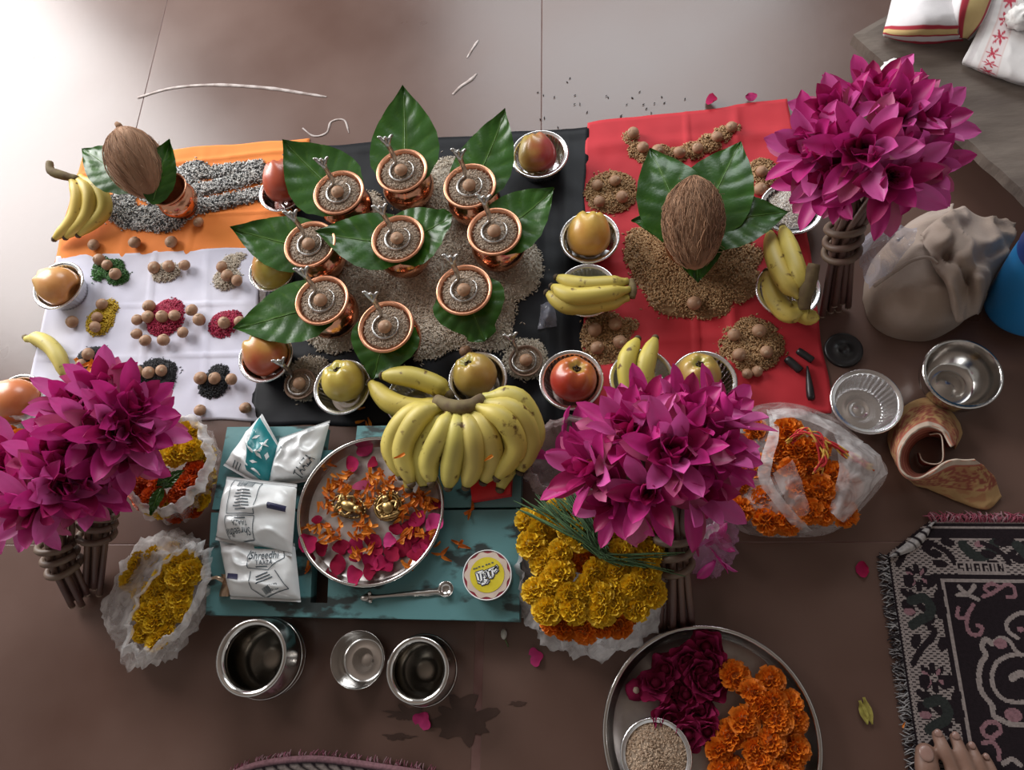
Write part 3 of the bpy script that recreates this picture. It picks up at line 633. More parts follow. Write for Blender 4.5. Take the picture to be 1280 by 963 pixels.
def banana(pts, r, name='banana', parent=None, tint=(1, 1, 1), green=0.25):
    W = [P(*p) for p in pts]; o0 = W[0] if parent is None else Vector((0, 0, 0))
    if parent is None: o0 = Vector((W[0].x, W[0].y, min(w.z for w in W) - r))
    else: o0 = parent.location
    L = [w - o0 for w in W]; m, path, rad = banana_mesh(L, r, tint, green)
    o = m.build(name, MT['banana'], parent, loc=(o0 if parent is None else None))
    t = MB(); d = (path[-1] - path[-2]).normalized()
    t.tube([path[-1] - d * 0.001, path[-1] + d * 0.003, path[-1] + d * 0.0055], [r * .42, r * .36, r * .16], 8)
    t.build('tip', MT['banana_end'], o)
    if parent is None:
        s = MB(); d = (path[0] - path[1]).normalized(); s.tube([path[0] - d * 0.002, path[0] + d * 0.006, path[0] + d * 0.010], [r * .46, r * .42, r * .5], 8); s.build('stalk', MT['banana_stalk'], o)
    return o
def hand(name, label, fingers, crown, r, tint=(1, 1, 1), green=.25, crown_r=0.009, group=None):
    c0 = P(*crown[0]); o = thing(name, label, 'bananas', (c0.x, c0.y, CL), group)
    for k, f in enumerate(fingers):
        tt = tuple(x * rnd(.94, 1.05) for x in tint); banana(f, r * rnd(.95, 1.05), 'banana', o, tt, green + rnd(-.1, .15))
    m = MB(); pth = spline([P(*c) - o.location for c in crown], 10)
    m.tube(pth, [crown_r * (0.8 + 0.3 * math.sin(PI * i / 10) + 0.15 * nz(i * .7, 3)) for i in range(11)], 9); m.build('crown', MT['banana_stalk'], o)
    return o
hand('banana_hand', 'small hand of three yellow bananas on the floor behind orange cloth',
     [[(88, 222, .05), (98, 245, .045), (92, 275, .03), (68, 299, .018)], [(95, 222, .048), (112, 243, .045), (108, 272, .03), (82, 297, .018)], [(100, 221, .045), (124, 238, .04), (129, 265, .028), (98, 294, .018)]],
     [(62, 203, .062), (64, 214, .06), (80, 220, .055), (98, 224, .048)], .0135, crown_r=.0075)
_b = hand('banana', 'single short pale banana lying on the white cloth', [[(33, 424, .014), (48, 424, .020), (64, 434, .022), (75, 450, .021), (81, 472, .016)]], [(30, 421, .013), (35, 424, .014)], .0135, (1.08, 1.1, 1.6), .1, crown_r=.005); _b['category'] = 'banana'
hand('banana_pair', 'pair of bananas laid across a foil bowl at the black cloth edge',
     [[(785, 352, .045), (760, 356, .05), (725, 357, .052), (696, 347, .05)], [(787, 362, .048), (755, 368, .062), (715, 370, .062), (690, 358, .054)], [(786, 372, .042), (755, 379, .044), (710, 382, .044), (684, 366, .044)]],
     [(789, 350, .045), (791, 362, .046), (790, 373, .044)], .0135, crown_r=.006, green=.2)
hand('banana_pair', 'upright pair of bananas standing over a foil bowl on red cloth',
     [[(797, 508, .035), (786, 482, .05), (784, 450, .06), (797, 424, .055)], [(806, 508, .035), (806, 480, .05), (808, 452, .06), (819, 423, .055)]],
     [(796, 508, .033), (808, 509, .033)], .0145, crown_r=.006, green=.15)
hand('banana_hand', 'leaning hand of bananas with a brown torn stalk by the lilies',
     [[(1000, 372, .075), (982, 352, .08), (968, 322, .07), (962, 290, .055)], [(1004, 366, .075), (998, 345, .085), (988, 315, .075), (978, 284, .06)], [(1003, 388, .06), (986, 392, .05), (968, 372, .045), (958, 340, .04)], [(1016, 388, .055), (1012, 395, .05), (1000, 390, .048), (985, 380, .045)]],
     [(1018, 330, .10), (1013, 348, .09), (1006, 368, .078), (1006, 386, .065)], .0145, green=.3, crown_r=.010)
hand('banana_pair', 'two dark yellow bananas lying over a bowl beside the big bunch',
     [[(560, 492, .050), (545, 482, .056), (512, 471, .06), (478, 470, .056)], [(556, 498, .046), (530, 512, .050), (490, 504, .05), (463, 478, .046)]],
     [(566, 490, .05), (557, 496, .05)], .0165, (.88, .84, .8), .1, crown_r=.007)
TZ = 0.076
hand('banana_bunch', 'large bunch of yellow bananas fanned over the board',
     [[(548, 507, .105), (512, 520, .105), (490, 556, .088), (502, 596, TZ)], [(604, 497, .105), (646, 498, .11), (668, 540, .088), (656, 578, TZ)],
      [(552, 508, .112), (524, 522, .115), (504, 562, .094), (514, 605, TZ + .004)], [(558, 510, .10), (543, 535, .10), (527, 572, .082), (530, 609, TZ - .006)],
      [(564, 512, .115), (553, 540, .12), (537, 575, .096), (539, 604, TZ + .012)], [(571, 513, .115), (572, 545, .12), (565, 580, .096), (560, 610, TZ + .006)],
      [(579, 513, .115), (591, 545, .122), (592, 580, .096), (582, 609, TZ + .006)], [(586, 511, .112), (608, 540, .115), (616, 575, .088), (604, 603, TZ)],
      [(594, 508, .118), (630, 525, .124), (645, 560, .100), (621, 598, TZ + .010)], [(600, 503, .112), (645, 515, .115), (662, 552, .090), (650, 590, TZ)],
      [(560, 503, .095), (536, 520, .08), (515, 560, .072), (511, 612, TZ - .012)], [(590, 503, .095), (620, 520, .085), (640, 560, .072), (625, 612, TZ - .010)]],
     [(545, 500, .112), (565, 509, .12), (585, 509, .12), (604, 498, .113)], .0160, green=.30, tint=(.98, 1.0, 1.15), crown_r=.010)
# ================================================================== betel leaves
def leaf(base, tip, wid, label, lift=0.006, droop=0.0, roll=0.0, group=None, blunt=0.0, tone=1.0, fold=0.06, sag=0.0):
    """base, tip: (px, py, z); wid in px across"""
    A, B = P(*base[:3]), P(*tip)
    if len(base) > 3: A.z = base[3]; A = A - (B - A).xy.to_3d().normalized() * base[4]
    L = (B - A).length; d = (B - A).normalized()
    up = Vector((0, 0, 1)); up = (up - up.dot(d) * d).normalized(); s = d.cross(up)
    up = (Matrix.Rotation(roll, 3, d) @ up); s = d.cross(up)
    wm = wid * M(base[0], base[1], base[2]) / 2
    wt = [(0, .0), (.03, .40), (.10, .72), (.22, .96), (.36, 1.0), (.52, .92), (.68, .70), (.82, .42), (.92, .17 + .25 * blunt), (.97, .06 + .15 * blunt), (1, 0.0)]
    seed = base[0] * .13
    def pos(u, v):
        t = v; sx = (u - .5) * 2; w = wm * interp(wt, t); back = -0.10 * L * max(0, abs(sx) - .2) * max(0, 1 - t * 6)
        vein = abs(math.sin((t * 6.0 - abs(sx) * 1.2) * PI)) ** 0.6
        z = lift * math.sin(PI * t) - droop * t * t + fold * wm * (abs(sx) ** 1.3) * min(1, t * 1.6) + 0.0030 * vein * (1 - .5 * abs(sx)) * (0.3 + abs(sx)) * min(1, t * 2) + 0.004 * nz(t * 3 + seed, sx * 1.4) * t - sag * (t - t ** 2.5)
        return d * (t * L + back) + s * (sx * w) + up * z
    def cf(u, v):
        sx = abs(u - .5) * 2; vn = abs(math.sin((v * 6.0 - sx * 1.2) * PI)); k = tone * (0.70 + .22 * nz(u * 4 + seed, v * 5))
        vl = max(0, 1 - vn * 5) * 0.5 + max(0, 1 - sx * 14) * 0.9
        return (0.036 * k + .045 * vl, 0.118 * k + .065 * vl, 0.016 * k + .010 * vl)
    m = MB(); m.grid(pos, 20, 40, cf)
    o = m.build('betel_leaf', MT['leaf'], loc=A); tag(o, label, 'leaf', group)
    r = MB(); r.tube([pos(.5, t / 12) + up * 0.0006 for t in range(13)], [0.0013 * (1 - t / 14) for t in range(13)], 6, col=(0.09, 0.19, 0.05)); r.build('midrib', MT['leaf'], o)
    return o

# ================================================================== copper pots with rice, nut and silver snake
LH = 0.078
def lota_meshes():
    b = MB(); b.lathe([(0.0001, 0.002), (0.024, 0.002), (0.027, 0.0), (0.029, 0.003), (0.0275, 0.008), (0.034, 0.014), (0.0415, 0.025), (0.0435, 0.036), (0.0405, 0.047), (0.0345, 0.053), (0.0315, 0.057)], 40)
    n = MB(); n.lathe([(0.0315, 0.057), (0.0325, 0.060), (0.0345, 0.0618), (0.0340, 0.0624), (0.0310, 0.060), (0.0305, 0.054)], 40)
    r = MB(); r.lathe([(0.0352, 0.0725), (0.0362, 0.0755), (0.0380, 0.0778), (0.0405, 0.0788), (0.0424, 0.0778), (0.0426, 0.0758), (0.0408, 0.0745)], 48)
    s = MB(); s.lathe([(0.0408, 0.0745), (0.0375, 0.0720), (0.032, 0.0672), (0.024, 0.0646), (0.0001, 0.0644)], 44); s.lathe([(0.0001, 0.0655), (0.024, 0.0657), (0.031, 0.0685), (0.0352, 0.0725)], 44)
    return b.mesh('lota_body', MT['copper']), n.mesh('lota_neck', MT['copper']), r.mesh('dish_rim', MT['copper_rim']), s.mesh('dish', MT['copper'])
LB, LN, LR, LD = lota_meshes()
def ricefill_mesh(R=0.0345, n=620, seed=1, top=0.0025):  # same rice as the bed; its browner tones put shade into the colour
    random.seed(seed); m = MB(); m.lathe([(0.0001, top), (R * .5, top * .9), (R * .85, top * .4), (R, -0.001), (R * .97, -0.006), (0.0001, -0.006)], 28, col=(0.30, 0.235, 0.18))
    for _ in range(n):
        a = rnd(0, 2 * PI); r = R * .98 * math.sqrt(random.random()); z = top * (1 - (r / R) ** 2)
        c = random.choice([(0.42, 0.32, 0.235), (0.36, 0.265, 0.19), (0.47, 0.37, 0.28), (0.30, 0.21, 0.145)])
        grain_mesh(m, (r * math.cos(a), r * math.sin(a), z + 0.0006), 0.0031 * rnd(.8, 1.1), 0.0010, rnd(0, PI), rnd(-.25, .25), c)
    return m.mesh('rice_fill', MT['grain'])
RF = [ricefill_mesh(seed=s) for s in (1, 2, 3)]
random.seed(21)
def snake_meshes():
    R = 0.0195; c = MB(); pts = [(R * 1.18 * math.cos(a), R * 1.18 * math.sin(a), 0.003) for a in (math.radians(40),)]
    A0, A1 = math.radians(55), math.radians(-232)
    body = [Vector((R * math.cos(lerp(A0, A1, i / 30)), R * math.sin(lerp(A0, A1, i / 30)), 0.0022)) for i in range(31)]
    e = body[-1]
    neck = [e + Vector((.0018, .0042, .002)), e + Vector((.0022, .0062, .011)), e + Vector((.0010, .0075, .022)), e + Vector((-.0004, .0095, .032)), e + Vector((-.0010, .0115, .040))]
    pth = body + neck
    rad = [0.0009 + 0.0012 * min(1, i / 12) for i in range(31)] + [0.0030, 0.0036, 0.0040, 0.0043, 0.0050]
    c.tube(pth, rad, 8)
    for i in range(4, 30, 2): c.sphere(body[i] + Vector((0, 0, rad[i] * .8)), 0.0009, 6, 4)
    h = MB(); t = neck[-1]
    for sx in (-1, 0, 1):                                # three raised heads of the hood
        p0 = t + Vector((0, -.001, -.004)); p1 = t + Vector((sx * .0055, .0015, .004)); p2 = t + Vector((sx * .0105, .0035 if sx else .001, .0105))
        h.tube(spline([p0, p1, p2], 6), [.0044, .0048, .0046, .0042, .0036, .0030, .0016], 8, flat=.6)
        h.sphere(p2 + Vector((0, -.001, -.001)), .0024, 8, 6)
    return c.mesh('coil', MT['silver']), h.mesh('hood', MT['silver'])
SC, SH = snake_meshes()
def snake(p, label, rot=0.0, s=1.0):
    o = thing('silver_snake', label, 'snake figurine', p); o.rotation_euler = (0, 0, rot); o.scale = (s, s, s)
    link('coil', SC, o); link('hood', SH, o); return o
LOTAS = [
 (423, 240, 'the copper pot beside the tall red apple'), (502, 213, 'the copper pot at the black cloth back edge'), (587, 232, 'the copper pot between back-edge pot and half-red apple'),
 (387, 305, 'the copper pot beside the half-hidden yellow apple'), (497, 298, 'the middle copper pot flanked by two leaves'), (618, 289, 'the copper pot beside the bright rice lobe'),
 (402, 375, 'the copper pot behind the lobed red-yellow apple'), (482, 408, 'the copper pot behind the round yellow apple'), (580, 362, 'the copper pot behind the dull yellow apple')]
LAB = ['copper pot of rice beside the tall red apple', 'copper pot of rice at the black cloth back edge', 'copper pot of rice between back-edge pot and half-red apple',
       'copper pot of rice beside the half-hidden yellow apple', 'middle copper pot of rice flanked by two leaves', 'copper pot of rice beside the bright rice lobe',
       'copper pot of rice behind the lobed red-yellow apple', 'copper pot of rice behind the round yellow apple', 'copper pot of rice behind the dull yellow apple']
LZ = CL + 0.004
for k, (x, y, dsc) in enumerate(LOTAS):
    p = P(x, y, LZ + LH); o = thing('copper_pot', LAB[k], 'pot', (p.x, p.y, LZ)); o.rotation_euler = (0, 0, rnd(0, 6))
    link('body', LB, o); link('neck', LN, o)
    dd = link('copper_dish', LD, loc=(p.x, p.y, LZ)); tag(dd, 'shallow copper dish on ' + dsc, 'dish'); link('rim', LR, dd)
    f = link('rice_fill', RF[k % 3], loc=(p.x, p.y, LZ + 0.0735)); f.rotation_euler = (0, 0, rnd(0, 6)); tag(f, 'rice filling the mouth of ' + dsc, 'rice', None, 'stuff')
    snake((p.x, p.y, LZ + 0.0755), 'silver snake figurine coiled in ' + dsc, rnd(-.12, .12))
    n = link('areca_nut', NUTS[k % 4], loc=(p.x + .0005, p.y - .003, LZ + 0.0745)); n.rotation_euler = (0, 0, rnd(0, 6)); tag(n, 'areca nut inside the snake ring of ' + dsc, 'areca nut')
    link('scar', SCAR, n, mat4=Matrix.Translation((0.003, 0.002, 0.0158)))
def pot_leaf(k, tip, tz, wid, label, back=.016, **kw):
    x, y, _d = LOTAS[k]; leaf((x, y, LZ + LH, LZ + .0630, back), (tip[0], tip[1], LZ + tz), wid, label, sag=max(0, tz - .063), **dict(kw, lift=kw['lift'] if tz < .06 else .0))
pot_leaf(0, (354, 176), .092, 96, 'betel leaf over the tall red apple behind its pot', lift=.003)
pot_leaf(1, (504, 108), .092, 92, 'tallest upright betel leaf at the black cloth back edge', lift=.002)
pot_leaf(2, (632, 137), .090, 80, 'betel leaf behind the pot nearest the half-red apple', lift=.002)
pot_leaf(3, (289, 286), .082, 80, 'betel leaf reaching over the orange cloth hem', lift=.004)
pot_leaf(4, (394, 290), .086, 84, 'left leaf of the two flanking the middle pot', lift=.004)
pot_leaf(4, (566, 270), .078, 86, 'right leaf of the two flanking the middle pot', lift=.003, blunt=.6)
pot_leaf(5, (693, 236), .082, 86, 'dark betel leaf jutting over black cloth beside golden apple', lift=.002)
pot_leaf(6, (292, 412), .066, 88, 'glossy betel leaf reaching over the white cloth edge', lift=.004, fold=.03)
pot_leaf(7, (467, 475), .044, 92, 'glossy betel leaf hanging down toward round yellow apple', lift=.006, blunt=.2, back=.022)
pot_leaf(8, (606, 428), .044, 94, 'betel leaf hanging under the pot behind dull yellow apple', lift=.006, blunt=.9, back=.022)

# coconut pots
def coconut(px, py, z, rx, ry, axis, label, spin=0.0, tuft=True, seed=3, frizz=260):
    random.seed(seed); Mx = Matrix.Translation(P(px, py, z)) @ axis_matrix(axis, spin)
    t = M(px, py, z); a, b = rx * t, ry * t
    prof = [(0.0001, -1.0), (.30, -.94), (.52, -.82), (.76, -.58), (.94, -.25), (1.0, .08), (.93, .40), (.74, .68), (.48, .87), (.22, .98), (0.0001, 1.06)]
    m = MB(); m.lathe([(q * a, w * b) for q, w in prof], 30, rf=lambda i, w: 1 + 0.05 * math.cos(3 * w) + .03 * nz(i * .6, w * 2, seed))
    o = m.build('coconut', MT['husk'], mat4=Mx); tag(o, label, 'coconut')
    h = MB()
    for _ in range(frizz):
        w = rnd(0, 2 * PI); u0 = rnd(-.95, .7); ln = rnd(.3, .9); pts = []; dr = rnd(-.5, .5); lf = rnd(1.0, 1.06)
        for i in range(6):
            u = min(1.02, u0 + ln * i / 5); r = interp([(p[1], p[0]) for p in prof], u) * a * (lf + .015) + 0.0006; ww = w + dr * (u - u0)
            r *= 1 + 0.05 * math.cos(3 * ww)
            jj = .0008 if frizz < 400 else .0016; pts.append((r * math.cos(ww) + rnd(-jj, jj), r * math.sin(ww) + rnd(-jj, jj), u * b))
        k = rnd(.45, 1.5); h.tube(spline(pts, 12), 0.00045, 3, False, col=(.32 * k, .175 * k, .10 * k))
    for _ in range(26):
        w = rnd(0, 2 * PI); u = rnd(-.9, .9); r = interp([(p[1], p[0]) for p in prof], u) * a
        d = Vector((math.cos(w), math.sin(w), rnd(-.5, .8))); p0 = Vector((r * math.cos(w), r * math.sin(w), u * b)); q = Vector((rnd(-1, 1), rnd(-1, 1), rnd(-1, 1))) * .006
        h.tube(spline([p0, p0 + d * .004 + q * .4, p0 + d * rnd(.005, .010) + q], 5), 0.0003, 3, False, col=(.34, .21, .13))
    tag(h.build('husk_fibres', MT['fibre'], o), kind='stuff')
    if tuft:
        c = MB(); c.tube([(0, 0, b * 1.0), (.001, 0, b * 1.10), (.003, .001, b * 1.18)], [.006, .0055, .003], 8); c.build('stalk_end', MT['husk'], o)
    random.seed(seed + 40)
def kalash(px, py, label, s=1.0, zb=CL):
    p = P(px, py, zb + LH * s); o = thing('copper_pot', label, 'pot', (p.x, p.y, zb)); o.scale = (s, s, s)
    link('body', LB, o); link('neck', LN, o); link('rim', LR, o, mat4=Matrix.Translation((0, 0, -.003))); link('collar', LD, o, mat4=Matrix.Translation((0, 0, -.003)))
kalash(208, 235, 'copper pot under the coconut on the orange cloth', .80, CL + .004)
coconut(171, 204, .105, 33, 46, (-.35, .80, .45), 'brown husky coconut on the pot upon the orange cloth', seed=5)
leaf((168, 232, .080), (104, 187, .085), 60, 'betel leaf left of the coconut on the orange cloth', .006)
leaf((192, 250, .082), (213, 176, .105), 40, 'narrow folded betel leaf beside the coconut on the orange cloth', .006, roll=.5, fold=.3)
kalash(869, 283, 'copper pot under the coconut on the red cloth', .98, CL + .008)
coconut(868, 280, .125, 36, 58, (.02, .93, .36), 'shaggy brown coconut on the pot upon the red cloth', seed=9, tuft=False, frizz=700)
zk = CL + .008 + LH * .98
leaf((862, 300, zk), (812, 187, zk + .012), 96, 'upright betel leaf on the left behind the red cloth coconut', .008)
leaf((870, 295, zk - .002), (926, 178, zk + .012), 96, 'upright betel leaf on the right behind the red cloth coconut', .008)
leaf((868, 290, zk - .004), (986, 266, zk - .010), 78, 'glossy betel leaf pointing from the coconut to the rice bowl', .010)
leaf((880, 285, zk - .006), (789, 277, zk - .008), 60, 'betel leaf pointing from the coconut to the golden apple', .006)
leaf((868, 275, zk - .008), (872, 355, zk - .022), 70, 'dark betel leaf hanging below the red cloth coconut', .006)
# white rice in the bowl on red cloth
_rf = ricefill_mesh(0.036, 800, 8, .006); random.seed(31)
_m2 = bpy.data.materials['grain']
def bowl_rice(px, py, z, s, label, tint):
    me = ricefill_mesh(0.036, 900, int(px), .005); random.seed(int(px))
    ca = me.color_attributes['Col'].data
    for d in ca:
        c = d.color; d.color = (c[0] * tint[0], c[1] * tint[1], c[2] * tint[2], 1)
    p = P(px, py, z); o = link('rice_mound', me, loc=p); o.scale = (s, s, s); tag(o, label, 'rice', None, 'stuff')
bowl_rice(989, 260, CL + .030, 1.0, 'white rice heaped in the foil bowl on red cloth', (1.95, 2.35, 2.9))

# clay lamps with rice, nut, snake
def clay_lamp(px, py, dsc):
    z = CL + .005; p = P(px, py, z + .018); m = MB()
    m.lathe([(0.0001, 0.001), (.013, 0.0), (.018, .004), (.0245, .013), (.026, .018), (.0245, .0195), (.0225, .017), (.018, .009), (.0001, .006)], 28)
    o = m.build('clay_lamp', MT['clay'], loc=(p.x, p.y, z)); tag(o, 'small brown clay lamp cup ' + dsc, 'lamp cup')
    f = link('rice_fill', RF[0], loc=(p.x, p.y, z + .0145)); f.scale = (.64, .64, .8); tag(f, 'rice filling the clay lamp cup ' + dsc, 'rice', None, 'stuff')
    snake((p.x - .002, p.y, z + .0155), 'silver snake figurine on the clay lamp cup ' + dsc, rnd(-.3, .3), .9)
    n = link('areca_nut', NUTS[1], loc=(p.x + .001, p.y - .001, z + .0150)); n.scale = (.95, .95, .95); tag(n, 'areca nut in the clay lamp cup ' + dsc, 'areca nut')
    link('scar', SCAR, n, mat4=Matrix.Translation((0.003, 0.002, 0.0158)))
MT['clay'] = pmat('dark_clay', (0.17, 0.10, 0.065), 0.8, color2=(0.24, 0.155, 0.11), nscale=60, bump=(160, .3, .001))
clay_lamp(375, 480, 'between two apple bowls by the white cloth')
clay_lamp(657, 451, 'beside the deep red apple')

# ================================================================== water lily bunches
def lily_petal(L, W, cup, curl, seed, tone):
    m = MB(); wt = [(0, .28), (.15, .55), (.35, .86), (.55, 1.0), (.72, .95), (.86, .70), (.95, .38), (1, .05)]
    def fn(u, v):
        sx = (u - .5) * 2; w = W * interp(wt, v)
        z = L * v; out = curl * L * v * v - cup * W * (sx * sx) * -1.0
        return Vector((sx * w, -(curl * L * v * v) + cup * w * sx * sx * 1.0 - 0.0015 * nz(v * 4 + seed, sx), z))
    def cf(u, v):
        sx = abs(u - .5) * 2; st = 0.5 + 0.5 * math.cos(sx * 11)
        a, b = tone; f = min(1, max(0, .15 + .75 * v + .12 * st - .1 * sx)); k = 1 + .12 * nz(u * 5 + seed, v * 4)
        return tuple(lerp(a[q], b[q], f) * k for q in range(3))
    m.grid(fn, 6, 9, cf); return m.mesh('petal', MT['lily'])
T1 = ((0.62, 0.060, 0.34), (0.54, 0.022, 0.21)); T2 = ((0.74, 0.20, 0.52), (0.66, 0.09, 0.36)); T3 = ((0.40, 0.018, 0.14), (0.40, 0.012, 0.12)); T4 = ((0.36, 0.14, 0.13), (0.56, 0.09, 0.26))
random.seed(77)
PET = {'o': [lily_petal(.070, .0120, .35, .10, 1, T1), lily_petal(.067, .0132, .3, .16, 2, T2), lily_petal(.071, .0110, .4, .05, 3, T1)],
       'm': [lily_petal(.060, .0135, .5, .02, 4, T1), lily_petal(.058, .0115, .5, .06, 5, T3), lily_petal(.060, .012, .45, .0, 6, T2)],
       'i': [lily_petal(.048, .010, .7, -.06, 7, T1), lily_petal(.046, .010, .7, -.10, 8, T3)],
       's': [lily_petal(.062, .0125, .4, .14, 9, T4)]}
def stamen_mesh(seed):
    random.seed(seed); m = MB(); m.sphere((0, 0, .002), .006, 10, 6, col=(.16, .012, .05))
    for i in range(26):
        a = i * 2.399; r = .0015 + .005 * math.sqrt(i / 26); d = Vector((math.cos(a), math.sin(a), 1.8)).normalized()
        p = Vector((r * math.cos(a), r * math.sin(a), .004)); c = random.choice([(.30, .02, .07), (.16, .008, .03), (.42, .09, .05)])
        m.tube([p, p + d * .010 + Vector((0, 0, .003)), p + d * .014 + Vector((-d.x, -d.y, 1)) * .006], [.0011, .0010, .0005], 4, True, col=c)
    return m.mesh('bloom_heart', MT['lily'])
STA = [stamen_mesh(s) for s in (1, 2)]
def bloom(parent, pos, axis, openness, s, spin):
    o = link('bloom', random.choice(STA), parent, mat4=Matrix.Translation(pos) @ axis_matrix(axis, spin) @ Matrix.Scale(s, 4))
    for key, n, tilt, r, z in (('s', 4, 78, .004, -.001), ('o', 6, 62, .0045, 0), ('m', 6, 42, .004, .001), ('i', 5, 22, .0035, .002)):
        off = rnd(0, 2)
        for i in range(n):
            a = off + 2 * PI * i / n + rnd(-.14, .14); tl = math.radians(tilt * openness + rnd(-9, 9))
            # petal stands along +Z with its inner face toward +Y; lean it outward along -Y, then spin
            mx = Matrix.Rotation(a, 4, 'Z') @ Matrix.Translation((0, -r, z)) @ Matrix.Rotation(tl, 4, 'X') @ Matrix.Rotation(rnd(-.25, .25), 4, 'Z') @ Matrix.Scale(rnd(.9, 1.08), 4)
            link('petal', random.choice(PET[key]), o, mat4=mx)
    return o
def lily_bunch(label, heads, gather, tie, foot, spread, nstem, focus, seed, sc=1.0):
    """heads: (px, py, z, openness); gather: where stems meet under the heads; tie, foot: (px, py, z)"""
    random.seed(seed); f = P(*foot); o = thing('water_lily_bunch', label, 'flower bunch', (f.x, f.y, 0)); o0 = o.location.copy()
    G, T, Ft, C = P(*gather), P(*tie), P(*foot), P(*focus)
    ax = (T - Ft).normalized(); sd = ax.cross(Vector((0, 0, 1))).normalized(); up = sd.cross(ax).normalized()
    for k, hd in enumerate(heads):
        p = P(hd[0], hd[1], hd[2]); d = (p - C).normalized()
        if len(hd) > 4: d = Vector(hd[4]).normalized()
        bloom(o, p - o0, d, hd[3], sc * rnd(.92, 1.08), rnd(0, 6))
        if k < nstem:
            a = 2.399 * k; q = math.sqrt((k + .5) / nstem); e = sd * math.cos(a) * q + up * math.sin(a) * q
            tk = T + e * .015; gk = G + e * .020
            ft = Ft + sd * (math.cos(a) * q * spread) + up * math.sin(a) * q * spread * .45 + ax * rnd(-.012, .012)
            ft.z = max(.0055, ft.z)
            m = MB(); pth = spline([p - d * .004 - o0, p - d * .03 - o0, gk - o0, tk - o0, ft - o0], 22); m.tube(pth, [.0034] + [.0046] * 22, 8)
            st = m.build('stem', MT['stem'], o)
            c = MB(); dd = (pth[-1] - pth[-2]).normalized(); c.tube([pth[-1] - dd * .001, pth[-1] + dd * .0008], [.0048, .0046], 8); c.build('cut_end', MT['cut'], st)
    for k, sgn in enumerate((0.55, 0, -.55)):             # bands of stem wound around the bunch
        m = MB(); pts = []
        for i in range(25):
            a = 2 * PI * i / 24; pts.append(T - o0 + ax * (sgn * .034 + .004 * math.sin(a + k)) + sd * math.cos(a) * .0225 + up * math.sin(a) * .0225)
        m.tube(pts, .0048, 8, False, flat=1.0); m.build('stem_tie', MT['tie'], o)
    return o
lily_bunch('bunch of magenta water lilies leaning over the front bags, stems toward the round tray',
    [(748, 588, .165, .75), (788, 548, .175, .8), (812, 612, .185, 1.05), (838, 570, .195, .7), (850, 530, .180, .85), (884, 566, .175, .95), (808, 530, .165, .6), (862, 610, .165, 1.0),
     (888, 532, .160, .9), (775, 620, .155, 1.05)],
    (835, 640, .105), (842, 690, .075), (845, 785, .008), .024, 10, (818, 600, .085), 101)
lily_bunch('bunch of magenta water lilies leaning by the wooden bench, stems toward the red cloth',
    [(1022, 190, .22, .85), (1050, 155, .235, .7), (1080, 190, .25, .8), (1115, 155, .24, .7), (1145, 165, .225, .85), (1108, 222, .235, 1.1), (1140, 208, .22, .95), (1058, 212, .22, 1.0),
     (1090, 138, .225, .6), (1036, 222, .20, 1.0)],
    (1070, 262, .15), (1054, 300, .115), (1043, 385, .008), .022, 10, (1080, 215, .135), 202, 1.0)
lily_bunch('large bunch of magenta water lilies standing on the white cloth corner',
    [(98, 512, .18, .7), (128, 500, .185, .6), (160, 516, .18, .75), (112, 536, .195, .8), (145, 542, .185, .95), (168, 540, .165, .9), (150, 566, .16, 1.1), (96, 548, .175, .8)],
    (122, 615, .11), (122, 655, .075), (116, 735, .008), .020, 8, (120, 555, .09), 303, 1.0)
lily_bunch('bunch of water lilies with one wide open dark-centred bloom at the floor edge',
    [(45, 632, .20, 1.35, (.0, -.45, .9)), (62, 578, .185, .7), (86, 588, .175, .65), (22, 590, .175, .8), (100, 608, .17, .85), (75, 612, .185, .85), (5, 618, .165, .95)],
    (72, 660, .10), (75, 695, .07), (98, 752, .008), .020, 7, (55, 620, .085), 404, 1.05)
# ================================================================== marigolds
def marigold_mesh(seed, colr, mat='marigold'):
    random.seed(seed); m = MB(); R = 1.0; n = 74
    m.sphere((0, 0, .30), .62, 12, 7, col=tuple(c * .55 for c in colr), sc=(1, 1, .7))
    for i in range(n):
        f = (i + .5) / n; a = i * 2.39996; th = math.acos(1 - 1.12 * f)
        d = Vector((math.sin(th) * math.cos(a), math.sin(th) * math.sin(a), math.cos(th)))
        s = Vector((-math.sin(a), math.cos(a), 0)); s = (Matrix.Rotation(rnd(-.9, .9), 3, d) @ s); q = d.cross(s)
        w = rnd(.17, .25) * (1.15 if f > .4 else .85); l0, l1 = .42, rnd(.86, 1.04); k = rnd(.78, 1.12)
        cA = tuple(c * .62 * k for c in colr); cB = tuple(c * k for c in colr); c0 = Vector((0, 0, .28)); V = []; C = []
        cv = rnd(.05, .14)
        for j, (l, ww) in enumerate(((l0, .5), (.5 * (l0 + l1), 1.0), (l1, 1.05))):
            for g in (-1, -.33, .33, 1):
                p = c0 + Vector((d.x * l, d.y * l, d.z * l * .72)) + s * g * w * ww + q * (cv * (g * g) * (1 if j else .3) + .05 * (j == 2) * math.sin(g * 5 + i)); V.append(p); C.append(cA if j == 0 else cB)
        m.add(V, [(r * 4 + t, r * 4 + t + 1, r * 4 + t + 5, r * 4 + t + 4) for r in (0, 1) for t in range(3)], C)
    return m.mesh('marigold', MT[mat])
MG = {'y': [marigold_mesh(s, (0.84, 0.56, 0.018)) for s in (1, 2)], 'o': [marigold_mesh(s, (0.82, 0.23, 0.009)) for s in (3, 4)], 'r': [marigold_mesh(s, (0.70, 0.10, 0.008)) for s in (5, 6)]}
_cx = MB(); _cx.lathe([(.0001, -.75), (.13, -.7), (.2, -.35), (.34, .02), (.30, .06)], 8); CALYX = _cx.mesh('marigold_calyx', MT['green'])
